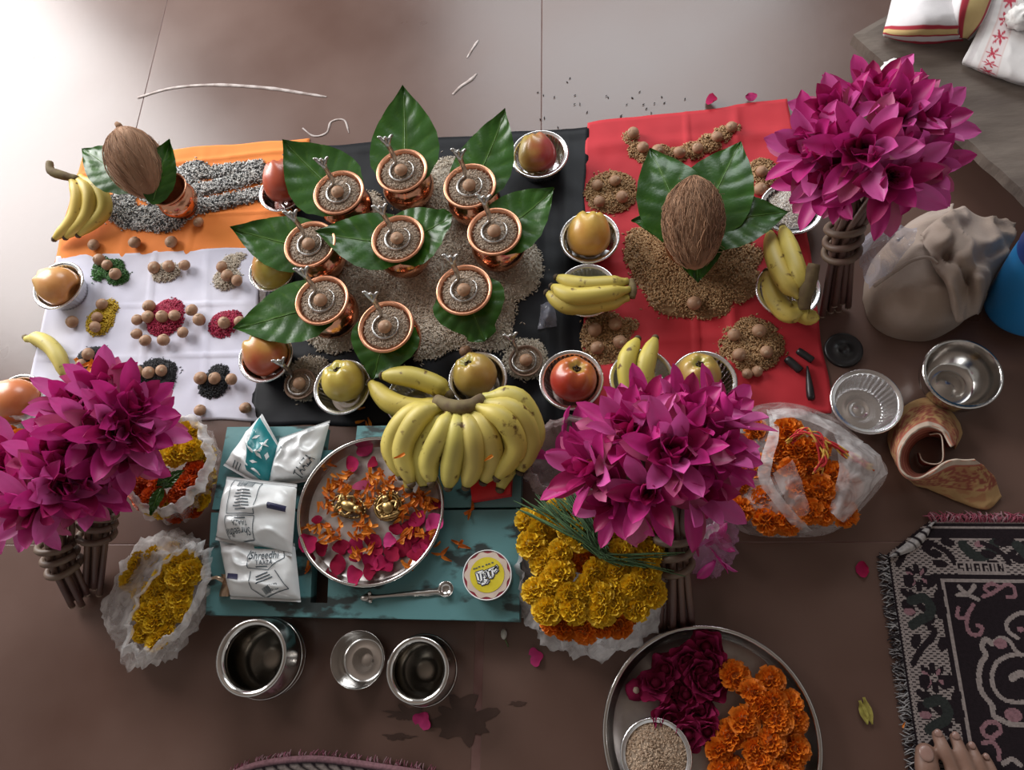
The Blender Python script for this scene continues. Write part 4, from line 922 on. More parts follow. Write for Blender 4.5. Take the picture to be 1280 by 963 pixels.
def marigold(px, py, z, r, k, label, group, jit=.5):
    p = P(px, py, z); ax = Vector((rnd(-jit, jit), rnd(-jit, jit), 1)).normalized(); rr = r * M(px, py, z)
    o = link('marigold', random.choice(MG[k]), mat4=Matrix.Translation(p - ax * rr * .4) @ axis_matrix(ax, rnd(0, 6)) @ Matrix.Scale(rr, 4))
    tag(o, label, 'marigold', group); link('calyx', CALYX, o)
    return o

# ================================================================== plastic bags of flowers
def bag(label, base, r0, top, r1, mat, seed, rot=0.0, rim=True, rimw=.016, belly=1.06, crumple=.07, cat='plastic bag', rot1=None, rim_mat='bag_rim'):
    """base (px,py) on the ground with radii r0 (px,px); top (px,py,z) opening with radii r1"""
    A = P(base[0], base[1], 0); O = P(*top); t0 = M(base[0], base[1]); t1 = M(*top); r0 = (r0[0] * t0, r0[1] * t0); r1 = (r1[0] * t1, r1[1] * t1)
    rot1 = rot if rot1 is None else rot1
    n, k = 144, 16; m = MB(); V = []
    def ring(t, grow=0.0, dz=0.0, j=0):
        out = []; e = t * t * (3 - 2 * t)
        for i in range(n):
            a = 2 * PI * i / n; pr = interp([(0, .62), (.06, .80), (.3, belly), (.55, belly), (1, 1.0)], t)
            rx, ry = lerp(r0[0], r1[0], e ** 1.2), lerp(r0[1], r1[1], e ** 1.2); ro = lerp(rot, rot1, e)
            rid = (1 - abs(nz(math.cos(a) * 3.2 + seed, math.sin(a) * 3.2, t * 1.3))) ** 3; rid2 = nz(math.cos(a) * 7 + seed, math.sin(a) * 7, t * 5) + .7 * ((1 - abs(nz(math.cos(a) * 13, math.sin(a) * 13 + seed, t * 2))) ** 4 - .4)
            q = pr * (1 + crumple * (rid - .45) * 1.6 + crumple * .6 * rid2) + grow
            x, y = rx * q * math.cos(a), ry * q * math.sin(a)
            out.append(Vector((x * math.cos(ro) - y * math.sin(ro), x * math.sin(ro) + y * math.cos(ro), .001 + (O.z) * t + dz + .006 * t * nz(a * 1.6 + seed, 2))) + (O - A).xy.to_3d() * e)
        return out
    for j in range(k + 1): V += ring(j / k)
    m.add(V, [(j * n + i, j * n + (i + 1) % n, (j + 1) * n + (i + 1) % n, (j + 1) * n + i) for j in range(k) for i in range(n)] + [tuple(range(n))[::-1]])
    o = m.build('flower_bag', mat, loc=(A.x, A.y, 0)); tag(o, label, cat)
    if rim:
        q = MB(); a, b, c = ring(1.0), ring(1.0, .05, .004), ring(.96, rimw / max(r1) * 1.0 + .03, -rimw * .6)
        q.add(a + b + c, [(j * n + i, j * n + (i + 1) % n, (j + 1) * n + (i + 1) % n, (j + 1) * n + i) for j in range(2) for i in range(n)]); q.build('rolled_rim', MT[rim_mat], o)
    return o
bag('white plastic bag of yellow and rust marigolds beside the white lily bunch', (222, 592), (60, 66), (206, 577, .088), (50, 56), MT['bag_clear'], 1.7, .3, rimw=.010, crumple=.09)
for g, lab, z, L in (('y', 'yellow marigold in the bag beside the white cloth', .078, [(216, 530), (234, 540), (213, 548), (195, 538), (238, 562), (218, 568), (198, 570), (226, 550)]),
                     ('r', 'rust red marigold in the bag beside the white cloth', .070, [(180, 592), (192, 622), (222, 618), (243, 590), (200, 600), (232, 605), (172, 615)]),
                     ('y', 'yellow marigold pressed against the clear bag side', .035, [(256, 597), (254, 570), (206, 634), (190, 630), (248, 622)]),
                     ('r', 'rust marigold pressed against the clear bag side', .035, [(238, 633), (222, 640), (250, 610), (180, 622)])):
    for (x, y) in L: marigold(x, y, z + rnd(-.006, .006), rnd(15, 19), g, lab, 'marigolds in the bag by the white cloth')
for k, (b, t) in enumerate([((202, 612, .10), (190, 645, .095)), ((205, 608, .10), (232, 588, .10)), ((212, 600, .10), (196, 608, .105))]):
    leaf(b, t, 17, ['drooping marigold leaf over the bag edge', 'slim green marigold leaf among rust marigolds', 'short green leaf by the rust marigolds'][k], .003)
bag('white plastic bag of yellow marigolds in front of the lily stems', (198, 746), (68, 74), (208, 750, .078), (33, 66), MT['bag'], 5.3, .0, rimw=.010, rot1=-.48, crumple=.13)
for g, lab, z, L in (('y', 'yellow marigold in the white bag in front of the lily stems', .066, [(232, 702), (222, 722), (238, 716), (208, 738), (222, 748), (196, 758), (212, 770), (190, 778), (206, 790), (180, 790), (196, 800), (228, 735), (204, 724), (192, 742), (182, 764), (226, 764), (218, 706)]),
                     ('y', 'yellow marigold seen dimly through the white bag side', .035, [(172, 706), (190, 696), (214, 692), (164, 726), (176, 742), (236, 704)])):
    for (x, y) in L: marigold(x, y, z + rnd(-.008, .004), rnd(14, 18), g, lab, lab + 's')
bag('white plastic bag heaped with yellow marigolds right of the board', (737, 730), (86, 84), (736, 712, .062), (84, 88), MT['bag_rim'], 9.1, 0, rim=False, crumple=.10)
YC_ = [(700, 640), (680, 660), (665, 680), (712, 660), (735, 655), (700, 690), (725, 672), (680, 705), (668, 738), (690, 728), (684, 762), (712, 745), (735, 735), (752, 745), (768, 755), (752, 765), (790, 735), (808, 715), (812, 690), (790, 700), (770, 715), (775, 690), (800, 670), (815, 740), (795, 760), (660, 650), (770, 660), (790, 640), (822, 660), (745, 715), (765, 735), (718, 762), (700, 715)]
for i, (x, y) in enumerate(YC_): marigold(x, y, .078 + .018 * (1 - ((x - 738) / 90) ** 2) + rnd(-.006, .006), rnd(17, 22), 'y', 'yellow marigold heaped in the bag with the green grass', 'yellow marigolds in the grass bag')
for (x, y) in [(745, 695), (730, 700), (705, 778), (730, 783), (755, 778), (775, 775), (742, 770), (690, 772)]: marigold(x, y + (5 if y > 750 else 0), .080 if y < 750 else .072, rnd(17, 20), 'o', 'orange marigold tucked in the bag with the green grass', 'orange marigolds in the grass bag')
def open_bag():
    c0 = P(1000, 595, 0); o = thing('flower_bag', 'clear plastic bag of orange marigolds in front of the red cloth', 'plastic bag', c0)
    mound([(896, 600), (904, 545), (935, 512), (985, 506), (1040, 526), (1078, 558), (1108, 590), (1090, 622), (1048, 662), (1005, 672), (935, 668), (905, 642)], (1003, 595), .052, .001, MT['bag_clear'], 'bag_body', o, c0, n=96, k=26, pw=4.0, amp=.010, nsc=24, seed=4.4)
    for nm, rows in (('left_flap', [[(958, 512, .050), (962, 535, .070), (952, 570, .085), (948, 600, .078), (975, 640, .066), (1000, 668, .030)], [(970, 516, .058), (974, 545, .090), (966, 575, .098), (965, 602, .090), (988, 635, .084), (1015, 664, .050)]]),
                     ('front_flap', [[(966, 592, .092), (985, 580, .105), (990, 575, .104)], [(978, 618, .088), (996, 612, .098), (1004, 608, .095)], [(992, 645, .078), (1006, 645, .086), (1012, 640, .084)]]),
                     ('right_flap', [[(1040, 540, .062), (1075, 552, .074), (1098, 568, .070), (1110, 592, .045)], [(1046, 556, .088), (1072, 568, .100), (1090, 580, .092), (1098, 602, .066)], [(1048, 590, .082), (1064, 600, .090), (1076, 612, .078), (1078, 628, .056)], [(1036, 640, .070), (1046, 648, .072), (1052, 652, .058), (1056, 656, .036)]]),
                     ('back_flap', [[(962, 512, .052), (1000, 512, .066), (1040, 528, .070), (1080, 552, .064)], [(966, 524, .075), (1000, 524, .092), (1036, 538, .096), (1070, 560, .090)]])):
        sheet(rows, 30, 24, MT['bag_rim' if nm != 'front_flap' else 'bag_clear'], nm, None, o, c0, .006, 50)
open_bag()
for (x, y) in [(985, 540), (1000, 560), (1012, 588), (1000, 610), (1025, 612), (1030, 640), (1012, 640), (1040, 595), (975, 560), (990, 585), (1020, 560)]: marigold(x, y, .062 + rnd(-.004, .01), rnd(17, 21), 'o', 'orange marigold in the mouth of the clear bag', 'orange marigolds in the clear bag mouth')
for (x, y) in [(930, 560), (922, 600), (945, 585), (955, 625), (925, 635), (960, 650), (985, 650), (945, 535), (965, 590), (1060, 610), (1055, 640)]: marigold(x, y, .042, rnd(18, 22), 'o', 'orange marigold pressed under the clear plastic film', 'orange marigolds under the film')
def sacred_thread():
    random.seed(5); c0 = P(1020, 570, .09); m = MB()
    for k in range(16):
        j = lambda s: rnd(-s, s)
        pts = [P(x + j(6), y + j(5), z + j(.004)) - c0 for x, y, z in [(988, 552, .085), (1002, 540, .10), (1022, 546, .105), (1030, 572, .10), (1022, 590, .095)]] if k < 8 else [P(x + j(5), y + j(4), z + j(.003)) - c0 for x, y, z in [(1015, 548, .10), (1040, 556, .10), (1062, 570, .095), (1088, 585, .085)]]
        pth = spline(pts, 26); seg = random.choice([0, 1, 2])
        m.tube(pth, .0013, 5, colf=lambda t, a, s=seg: (0.50, 0.02, 0.025) if (int(t * 9) + s) % 3 else (0.62, 0.38, 0.06))
    tag(m.build('sacred_thread', MT['thread'], loc=c0), 'red and yellow cotton thread skein on the orange marigolds', 'thread')
sacred_thread()
bag('mauve plastic bag with rolled rim behind the central lilies', (712, 580), (56, 50), (715, 572, .07), (52, 46), MT['bag_brown'], 6.6, 0, rimw=.012, rim_mat='bag_brown')
for (x, y) in [(690, 575), (705, 560), (715, 590), (735, 575), (725, 555), (700, 600)]:
    p = P(x, y, .048); b = link('lily_bud', PET['m'][0], mat4=Matrix.Translation(p) @ axis_matrix((rnd(-1, 1), rnd(-1, 1), .4), rnd(0, 6))); tag(b, 'loose magenta lily petal in the mauve bag', 'petal', 'petals in the mauve bag')
bag('small clear bag of magenta petals beside the central lily stems', (882, 674), (40, 52), (874, 640, .06), (20, 22), MT['bag_pink'], 8.8, 0, rimw=.010, crumple=.14)
for i in range(16):
    p = P(rnd(866, 894), rnd(642, 700), rnd(.012, .036)); b = link('lily_petal', random.choice(PET['m'] + PET['o']), mat4=Matrix.Translation(p) @ axis_matrix((rnd(-1, 1), rnd(-1, 1), .2), rnd(0, 6)) @ Matrix.Scale(.6, 4)); tag(b, 'magenta petal inside the small clear bag', 'petal', 'petals in the small clear bag')
bag('white plastic bag of orange marigolds behind the open lily', (12, 560), (30, 30), (8, 545, .05), (30, 22), MT['bag'], 2.2, 0, rimw=.018)
for (x, y) in [(8, 545), (22, 550), (-8, 548), (14, 558)]: marigold(x, y, .045, 15, 'o', 'orange marigold in the bag behind the open lily', 'orange marigolds behind the open lily')
def grass():
    random.seed(9); c0 = P(740, 680, .10); m = MB()
    for k in range(80):
        a = rnd(0, 1); tipx, tipy = lerp(648, 712, a) + rnd(-8, 8), lerp(628, 612, a) + rnd(-6, 14); bz = rnd(.098, .110)
        if random.random() < .45: tipx, tipy = rnd(690, 750), rnd(625, 665)
        w = P(754 + rnd(-6, 8), 692 + rnd(-7, 7), bz); e = P(rnd(770, 862), rnd(690, 722), rnd(.098, .106))
        t = P(tipx, tipy, rnd(.095, .118)); md = t.lerp(w, .5) + Vector((rnd(-.006, .006), rnd(-.006, .006), rnd(.0, .008)))
        g = rnd(.6, 1.2); pts = [t, md, w] + ([e] if random.random() < .16 else [])
        m.tube([p - c0 for p in spline(pts, 12)], [.0003] + [.0010] * 9 + [.0009, .0008, .0006], 4, False, col=(.075 * g, .16 * g, .065 * g))
    tag(m.build('grass_bunch', MT['thread'], loc=c0), 'tied bunch of slim green grass on the yellow marigolds', 'grass')
grass()

# ================================================================== trays
def tray(px, py, rpx, zb, h, label):
    R = rpx * M(px, py, zb + h); p = P(px, py, zb + h); o = thing('steel_tray', label, 'tray', (p.x, p.y, zb))
    a = MB(); a.lathe([(.0001, .001), (R * .80, .001), (R * .86, .0015), (R * .90, .004)], 72); a.build('tray_floor', MT['tray'], o)
    b = MB(); b.lathe([(R * .90, .004), (R * .935, .010), (R * .955, h - .001)], 72); b.build('tray_wall', MT['steel'], o)
    c = MB(); c.lathe([(R * .955, h - .001), (R * .965, h + .001), (R * .985, h + .0012), (R, h), (R * .995, h - .002), (R * .975, h - .002)], 72); c.build('tray_rim', MT['steel'], o)
    d = MB(); d.lathe([(R * .86, .0003), (R * .93, .006), (R * .975, h - .002)], 72); d.build('tray_underside', MT['steel'], o)
    return p, R
MT['tray'] = pmat('worn_steel', (0.46, 0.42, 0.40), 0.42, 1.0, color2=(0.36, 0.32, 0.30), nscale=25)
tp, TR_ = tray(462, 637, 95, BT, .022, 'round steel tray of petals and brass idols on the teal board')
tray(888, 922, 134, FL, .026, 'large round steel tray of roses and marigolds on the floor')
for (x, y) in [(919, 845), (964, 851), (942, 866), (968, 879), (931, 902), (972, 900), (995, 903), (964, 927), (913, 919), (899, 940), (944, 938), (951, 954), (995, 938), (986, 952), (920, 962), (905, 965), (970, 965), (955, 885), (985, 880)]:
    marigold(x, y, .030 + (.012 if y > 865 and 930 < x < 980 else 0), rnd(17, 21), 'o', 'orange marigold in the large steel tray', 'orange marigolds in the steel tray')
# roses
def rose_petal_mesh(s, seed, cA, cB):
    m = MB(); random.seed(seed)
    def fn(u, v):
        sx = (u - .5) * 2; w = s * interp([(0, .28), (.3, .8), (.6, 1.0), (.85, .85), (1, .5)], v)
        return Vector((sx * w, -s * .5 * v * v + .45 * s * sx * sx * v + .10 * s * nz(u * 4 + seed, v * 4), s * 1.5 * v - .25 * s * sx * sx * v))
    m.grid(fn, 6, 6, lambda u, v: tuple(lerp(cA[q], cB[q], v) * (1 + .2 * nz(u * 3, v * 3 + seed)) for q in range(3))); return m.mesh('petal', MT['rose'])
RA, RB = (0.20, 0.006, 0.045), (0.28, 0.010, 0.065)
RP = [rose_petal_mesh(.013, 1, RA, RB), rose_petal_mesh(.012, 2, RA, (.34, .02, .10)), rose_petal_mesh(.010, 3, (.14, .004, .03), RA)]
_rh = MB(); _rh.sphere((0, 0, .004), .0065, 10, 6, col=(.15, .005, .03)); RHEART = _rh.mesh('rose_heart', MT['rose'])
def rose(px, py, z, label, group, op=1.0, s=1.0, flip=False):
    p = P(px, py, z); ax = Vector((rnd(-.7, .7), rnd(-.7, .7), 1)).normalized()
    o = link('rose', RHEART, mat4=Matrix.Translation(p) @ axis_matrix(ax, rnd(0, 6)) @ Matrix.Scale(s, 4)); tag(o, label, 'rose', group)
    for key, n, tl in ((0, 5, 72), (1, 5, 48), (2, 4, 22)):
        off = rnd(0, 3)
        for i in range(n):
            link('petal', RP[key], o, mat4=Matrix.Rotation(off + 2 * PI * i / n, 4, 'Z') @ Matrix.Translation((0, -.003, 0)) @ Matrix.Rotation(math.radians(tl * op + rnd(-10, 10)), 4, 'X'))
random.seed(61)
for (x, y) in [(883, 808), (857, 823), (834, 836), (871, 837), (891, 830), (820, 858), (843, 860), (859, 870), (889, 860), (830, 896), (878, 891), (859, 916), (883, 912), (848, 840), (838, 880), (865, 895), (875, 855)]:
    rose(x, y, rnd(.012, .024), 'dark crimson rose bloom in the large steel tray', 'crimson roses in the steel tray', rnd(.8, 1.1), rnd(.95, 1.15))
def bud(px, py, z, label):
    p = P(px, py, z); m = MB(); m.sphere((0, 0, 0), .014, 14, 9, col=(.22, .008, .05), sc=(1, 1, .8), rf=lambda d: 1 + .06 * math.sin(5 * math.atan2(d.y, d.x)))
    o = m.build('rose_bud', MT['rose'], loc=p); tag(o, label, 'rose'); c = MB(); c.lathe([(.0001, .0128), (.003, .0125), (.0042, .0105)], 10); c.build('stalk_scar', MT['cut'], o)
bud(795, 863, .016, 'round crimson rose bud face down at the tray edge')
foil_bowl(820, 945, 44, 'foil bowl of brown rice standing in the large tray', FL + .002)
bowl_rice(820, 945, FL + .032, 1.12, 'brown rice filling the foil bowl in the large tray', (1.15, 1.1, 1.05))

# loose rose petals
LP = [rose_petal_mesh(.0125, 11, (.36, .014, .08), (.34, .008, .055)), rose_petal_mesh(.0115, 12, (.25, .006, .035), (.26, .005, .032)), rose_petal_mesh(.013, 13, (.48, .045, .18), (.46, .03, .14))]
def loose_petal(px, py, z, k, label, group, s=1.0, tilt=75):
    p = P(px, py, z); o = link('rose_petal', LP[k], mat4=Matrix.Translation(p) @ Matrix.Rotation(rnd(0, 2 * PI), 4, 'Z') @ Matrix.Rotation(math.radians(tilt + rnd(-12, 12)), 4, 'X') @ Matrix.Translation((0, 0, -.009 * s)) @ Matrix.Scale(s, 4))
    return tag(o, label, 'petal', group)
random.seed(71); ZT = BT + .004
for (zx, zy, k, s) in [(385, 165, 2, 1.05), (320, 240, 0, 1), (420, 235, 1, .85), (145, 520, 1, .7), (95, 640, 0, 1.25), (165, 665, 1, 1.0), (265, 655, 1, 1.1), (335, 645, 0, 1.1), (425, 630, 1, 1.15), (500, 625, 2, .9), (245, 745, 1, 1.25), (325, 800, 0, 1.15), (410, 730, 0, 1.1), (405, 780, 1, 1.0), (340, 700, 1, .9), (490, 735, 0, 1.1), (565, 660, 1, 1.35), (600, 560, 1, 1.1), (645, 515, 0, 1.1), (635, 690, 1, 1.0), (690, 625, 1, 1.2), (720, 555, 2, 1.1), (740, 525, 2, 1.0), (540, 565, 1, .9), (455, 735, 0, .9), (735, 440, 1, .9), (610, 605, 1, 1.2), (440, 665, 1, 1), (520, 690, 1, 1.1), (660, 660, 0, .9)]:
    x, y = 360 + zx / 4, 520 + zy / 4; rim = (x - 462) ** 2 + (y - 637) ** 2 > 84 ** 2
    loose_petal(x, y, ZT + (.018 if rim else rnd(.003, .009)), k, 'crimson rose petal strewn in the tray on the board', 'rose petals in the board tray', s * 1.05)
_dp = MB(); _dp.grid(lambda u, v: Vector(((u - .5) * .034, (v - .5) * .014 * math.sin(PI * min(.97, max(.03, u))) ** .6, .002 + .002 * math.sin(u * 6))), 8, 5, col=(.36, .05, .12)); tag(_dp.build('dried_petal', MT['rose'], mat4=Matrix.Translation(P(455, 607, ZT + .006)) @ Matrix.Rotation(.2, 4, 'Z')), 'long faded pink petal lying behind the brass idols', 'petal')
loose_petal(668, 822, .003, 2, 'pink petal on the floor in front of the grass bag', None, 1.0); loose_petal(527, 903, .003, 2, 'pink petal on the floor in front of the steel pots', None, 1.1)
loose_petal(1078, 712, .003, 0, 'crumpled magenta petal on the floor beside the black mat', None, .9)
loose_petal(532, 693, BT + .002, 0, 'tiny magenta petal fragment on the teal board', None, .35)
# marigold petal shreds
def shred_mesh(seed, c):
    random.seed(seed); m = MB()
    def fn(u, v):
        sx = (u - .5) * 2; w = .0026 * interp([(0, .25), (.3, .6), (.7, 1.0), (1, .75)], v)
        return Vector((sx * w, (v - .5) * .015, .0010 + .0022 * sx * sx * (1 - .3 * v) + .003 * (v - .4) ** 2 * 4 * .5 + .0006 * nz(u * 3 + seed, v * 3)))
    m.grid(fn, 4, 6, lambda u, v: tuple(q * (.75 + .35 * v) for q in c)); return m.mesh('marigold_petal', MT['marigold'])
SHR = [shred_mesh(1, (.72, .21, .01)), shred_mesh(2, (.76, .26, .015)), shred_mesh(3, (.64, .15, .008))]
def shred(px, py, z, label, group, s=1.0):
    p = P(px, py, z); o = link('marigold_petal', random.choice(SHR), mat4=Matrix.Translation(p) @ Matrix.Rotation(rnd(0, 6.3), 4, 'Z') @ Matrix.Rotation(rnd(-.35, .35), 4, 'X') @ Matrix.Rotation(rnd(-.5, .5), 4, 'Y') @ Matrix.Scale(s * rnd(.85, 1.15), 4))
    tag(o, label, 'petal', group)
random.seed(81)
for (zx, zy, sx, sy, n) in [(230, 340, 26, 26, 16), (210, 430, 28, 28, 16), (200, 580, 40, 30, 26), (380, 420, 40, 30, 20), (390, 560, 40, 30, 22), (480, 350, 45, 25, 22), (560, 380, 30, 30, 14), (640, 430, 40, 30, 26), (700, 440, 25, 20, 10), (570, 490, 15, 22, 8), (420, 300, 30, 14, 8), (300, 300, 30, 14, 6), (290, 380, 20, 14, 7), (340, 690, 14, 20, 5), (600, 600, 30, 16, 7), (215, 245, 8, 8, 2), (410, 670, 12, 8, 4), (530, 250, 10, 10, 3), (600, 740, 12, 8, 3), (650, 590, 12, 12, 4), (730, 590, 8, 8, 3), (860, 410, 1, 1, 0)]:
    for _ in range(n):
        x, y = 360 + (zx + random.gauss(0, sx)) / 4, 520 + (zy + random.gauss(0, sy)) / 4
        shred(x, y, ZT + rnd(.001, .010), 'orange marigold petal shred strewn in the board tray', 'marigold shreds in the board tray')
for (x, y) in [(548, 682), (556, 688), (545, 694), (558, 700), (575, 680), (581, 683), (570, 678), (386, 714), (386, 708), (588, 640), (592, 632), (595, 625), (586, 646)]: shred(x, y, BT + .001, 'orange marigold petal shred lying on the teal board', 'marigold shreds on the board')
for (x, y) in [(453, 506), (452, 512), (450, 528), (458, 532), (463, 528), (452, 537)]: shred(x, y, CL + .001, 'orange marigold petal shred on the black cloth near the tray', 'marigold shreds on black cloth')
for (x, y) in [(100, 455), (106, 458), (115, 460), (122, 452)]: shred(x, y, CL + .012, 'orange petal shred on the black heap beside the lilies', 'shreds on the black heap', 1.6)
shred(500, 572, .12, 'orange petal shred stuck to a bunch banana', None); shred(610, 573, .135, 'orange petal shred lying on the middle bunch banana', None)
shred(1129, 906, .008, 'orange petal shred caught in the mat fringe', None, .6)

# brass idols in the tray
def idol(px, py, rot, label, kind):
    p = P(px, py, ZT + .006); o = thing('brass_idol', label, 'idol', p); o.rotation_euler = (0, 0, rot); o.scale = (1.15, 1.15, 1.0)
    b = MB()
    if kind == 0:                                        # lying figure: torso, crossed legs, four arms, crown, beads
        b.sphere((0, 0, .004), .0095, 16, 10, sc=(1.2, .8, .7)); b.sphere((.012, 0, .005), .006, 12, 8, sc=(1, .95, .9)); b.lathe([(.0055, 0), (.0045, .004), (.002, .008), (.0001, .010)], 10, off=(.015, 0, .004))
        for s in (-1, 1):
            b.tube(spline([(.006, s * .006, .005), (.001, s * .012, .006), (-.006, s * .009, .008)], 8), .0022, 8); b.tube(spline([(-.008, s * .003, .004), (-.014, s * .010, .004), (-.012, s * -.003, .006)], 8), .0028, 8)
        d = MB()
        for i in range(20): a = 2 * PI * i / 20; d.sphere((.019 * math.cos(a) * 1.15, .0125 * math.sin(a), .003), .0019, 8, 5)
        d.tube([(.0218 * math.cos(2 * PI * i / 30), .0125 * math.sin(2 * PI * i / 30), .002) for i in range(31)], .0014, 6, False); d.build('beaded_frame', MT['brass'], o)
    else:                                                # seated figure inside a round halo
        b.sphere((0, -.002, .006), .008, 16, 10, sc=(1, 1.1, .7)); b.sphere((0, .009, .008), .0055, 12, 8)
        for s in (-1, 1):
            b.tube(spline([(s * .005, .004, .007), (s * .012, .001, .008), (s * .009, -.006, .010)], 8), .002, 8); b.tube(spline([(s * .003, -.009, .005), (s * .011, -.012, .005), (-s * .002, -.013, .006)], 8), .0027, 8)
        d = MB()
        for R in (.0165, .0135):
            d.tube([(R * math.cos(2 * PI * i / 36), R * math.sin(2 * PI * i / 36), .003) for i in range(37)], .0016, 6, False)
        for i in range(7): a = math.radians(40 + 100 * i / 6); d.tube([(.016 * math.cos(a), .016 * math.sin(a), .003), (.021 * math.cos(a), .021 * math.sin(a), .005)], [.0018, .0005], 6)
        d.lathe([(.0001, 0), (.0155, 0), (.017, .001), (.0155, .002), (.0001, .002)], 30); d.build('halo', MT['brass'], o)
    b.build('figure', MT['brass'], o)
idol(437, 634, -.35, 'small brass idol lying in a beaded oval frame', 0)
idol(486, 634, .3, 'small brass seated idol with a round halo', 1)

# ================================================================== milk packets
def text_mesh(s, font=None):
    cu = bpy.data.curves.new('t', 'FONT'); cu.body = s; cu.resolution_u = 3
    if font: cu.font = font
    ob = bpy.data.objects.new('t', cu); COL.objects.link(ob); me = bpy.data.meshes.new_from_object(ob)
    V = [v.co.copy() for v in me.vertices]; Fs = [tuple(p.vertices) for p in me.polygons]
    bpy.data.objects.remove(ob); bpy.data.meshes.remove(me); bpy.data.curves.remove(cu)
    x0, x1 = min(v.x for v in V), max(v.x for v in V); y0, y1 = min(v.y for v in V), max(v.y for v in V)
    return [((v.x - (x0 + x1) / 2) / (x1 - x0), (v.y - (y0 + y1) / 2) / (y1 - y0)) for v in V], Fs
class Pouch:
    def __init__(s, q, zb, puff, label, seed):
        s.q = q; s.zb = zb; s.puff = puff; s.seed = seed; s.c = [P(x, y, zb + puff * .35) for x, y in q]
        s.o = thing('milk_packet', label, 'milk packet', (sum((c.x for c in s.c)) / 4, sum((c.y for c in s.c)) / 4, zb)); o0 = s.o.location.copy(); s.o0 = o0
        m = MB(); m.grid(lambda u, v: s.surf(u, v) - o0, 40, 40); b = MB()
        m.grid(lambda u, v: Vector((*(s.flat(u, v)).xy, zb + .001 + .010 * (max(abs(2 * u - 1), abs(2 * v - 1))) ** 6)) - o0, 16, 16); m.build('film', MT['pouch'], s.o)
        for v0, v1 in ((-.05, 0.0), (1.0, 1.05)):         # crimped end seams
            k = MB(); k.grid(lambda u, v: s.flat(u, lerp(v0, v1, v)) + Vector((0, 0, .001 * math.cos(v * 18))) - o0, 20, 6); k.build('end_seam', MT['pouch'], s.o)
    def flat(s, u, v):
        p = s.c[0].lerp(s.c[1], u).lerp(s.c[3].lerp(s.c[2], u), v); p = p.copy(); p.z = s.zb + .011; return p
    def surf(s, u, v):
        p = s.flat(u, v); a = max(0, 1 - abs(2 * u - 1) ** 2.6) ** .6 * max(0, 1 - abs(2 * v - 1) ** 2.6) ** .6
        e = max(abs(2 * u - 1), abs(2 * v - 1)); ridge = (1 - abs(nz(u * 2.6 + s.seed, v * 2.6, s.seed))) ** 4
        p.z = s.zb + .011 + s.puff * a + .0085 * a * ridge + .004 * nz(u * 5 + s.seed, v * 5) * a
        return p
    def uv(s, x, y):                                     # pixel -> packet coordinates
        q = [Vector(a) for a in s.q]; u = v = .5; t = Vector((x, y))
        for _ in range(12):
            p = q[0].lerp(q[1], u).lerp(q[3].lerp(q[2], u), v); du = (q[1] - q[0]).lerp(q[2] - q[3], v); dv = (q[3] - q[0]).lerp(q[2] - q[1], u); r = t - p
            det = du.x * dv.y - du.y * dv.x; u += (r.x * dv.y - r.y * dv.x) / det; v += (du.x * r.y - du.y * r.x) / det
        return u, v
    def at(s, x, y, h=.0006):
        u, v = s.uv(x, y); u, v = min(.985, max(.015, u)), min(.985, max(.015, v)); p = s.surf(u, v)
        n = (s.surf(u + .01, v) - p).cross(s.surf(u, v + .01) - p).normalized(); n = n if n.z > 0 else -n
        return p + n * h - s.o0
    def patch(s, name, poly, mat, nu=10, nv=10, h=.0006):
        m = MB(); q = [Vector(a) for a in poly]
        m.grid(lambda u, v: s.at(*(q[0].lerp(q[1], u).lerp(q[3].lerp(q[2], u), v)), h=h), nu, nv); m.build(name, mat, s.o)
    def text(s, txt, x, y, w, h, rot, mat=None):
        V, Fs = text_mesh(txt); r = math.radians(rot); m = MB()
        m.add([s.at(x + math.cos(r) * a * w + math.sin(r) * b * h, y + math.sin(r) * a * w - math.cos(r) * b * h, .0011) for a, b in V], Fs); m.build('lettering', mat or MT['ink'], s.o, smooth=False)
    def line(s, pts, wpx, mat=None, name='printed_line'):
        m = MB()
        for (x0, y0), (x1, y1) in zip(pts, pts[1:]):
            d = Vector((x1 - x0, y1 - y0)).normalized(); nn = Vector((-d.y, d.x)) * wpx / 2; k = 8
            m.add([s.at(lerp(x0, x1, i / k) + g * nn.x, lerp(y0, y1, i / k) + g * nn.y, .0009) for i in range(k + 1) for g in (-1, 1)], [(2 * i, 2 * i + 1, 2 * i + 3, 2 * i + 2) for i in range(k)])
        m.build(name, mat or MT['ink'], s.o)
    def bars(s, x, y, w, h, rot, n=13):
        random.seed(int(x)); m = MB(); r = math.radians(rot); R = lambda a, b: (x + math.cos(r) * a - math.sin(r) * b, y + math.sin(r) * a + math.cos(r) * b)
        for i in range(n):
            a0 = -w / 2 + w * i / n; a1 = a0 + w / n * rnd(.35, .75)
            m.add([s.at(*R(a, b), .0010) for a, b in ((a0, -h / 2), (a1, -h / 2), (a1, h / 2), (a0, h / 2))], [(0, 1, 2, 3)])
        m.build('barcode', MT['ink'], s.o)
    def smallprint(s, x, y, w, rot, rows, gap=4.0):
        r = math.radians(rot)
        for k in range(rows):
            dx, dy = -math.sin(r) * k * gap, math.cos(r) * k * gap; wk = w * (.75 + .25 * ((k * 7) % 3) / 2); c, sn = math.cos(r), math.sin(r)
            s.line([(x + dx - c * wk / 2, y + dy - sn * wk / 2), (x + dx + c * wk / 2, y + dy + sn * wk / 2)], 1.3, name='small_print')
pk1 = Pouch([(327, 521), (351, 562), (337, 612), (283, 580)], BT, .020, 'white milk packet with teal petal print at the back left', 1.1)
pk1.patch('teal_print', [(327, 524), (350, 560), (338, 608), (316, 592)], MT['teal_print'], 14, 14)
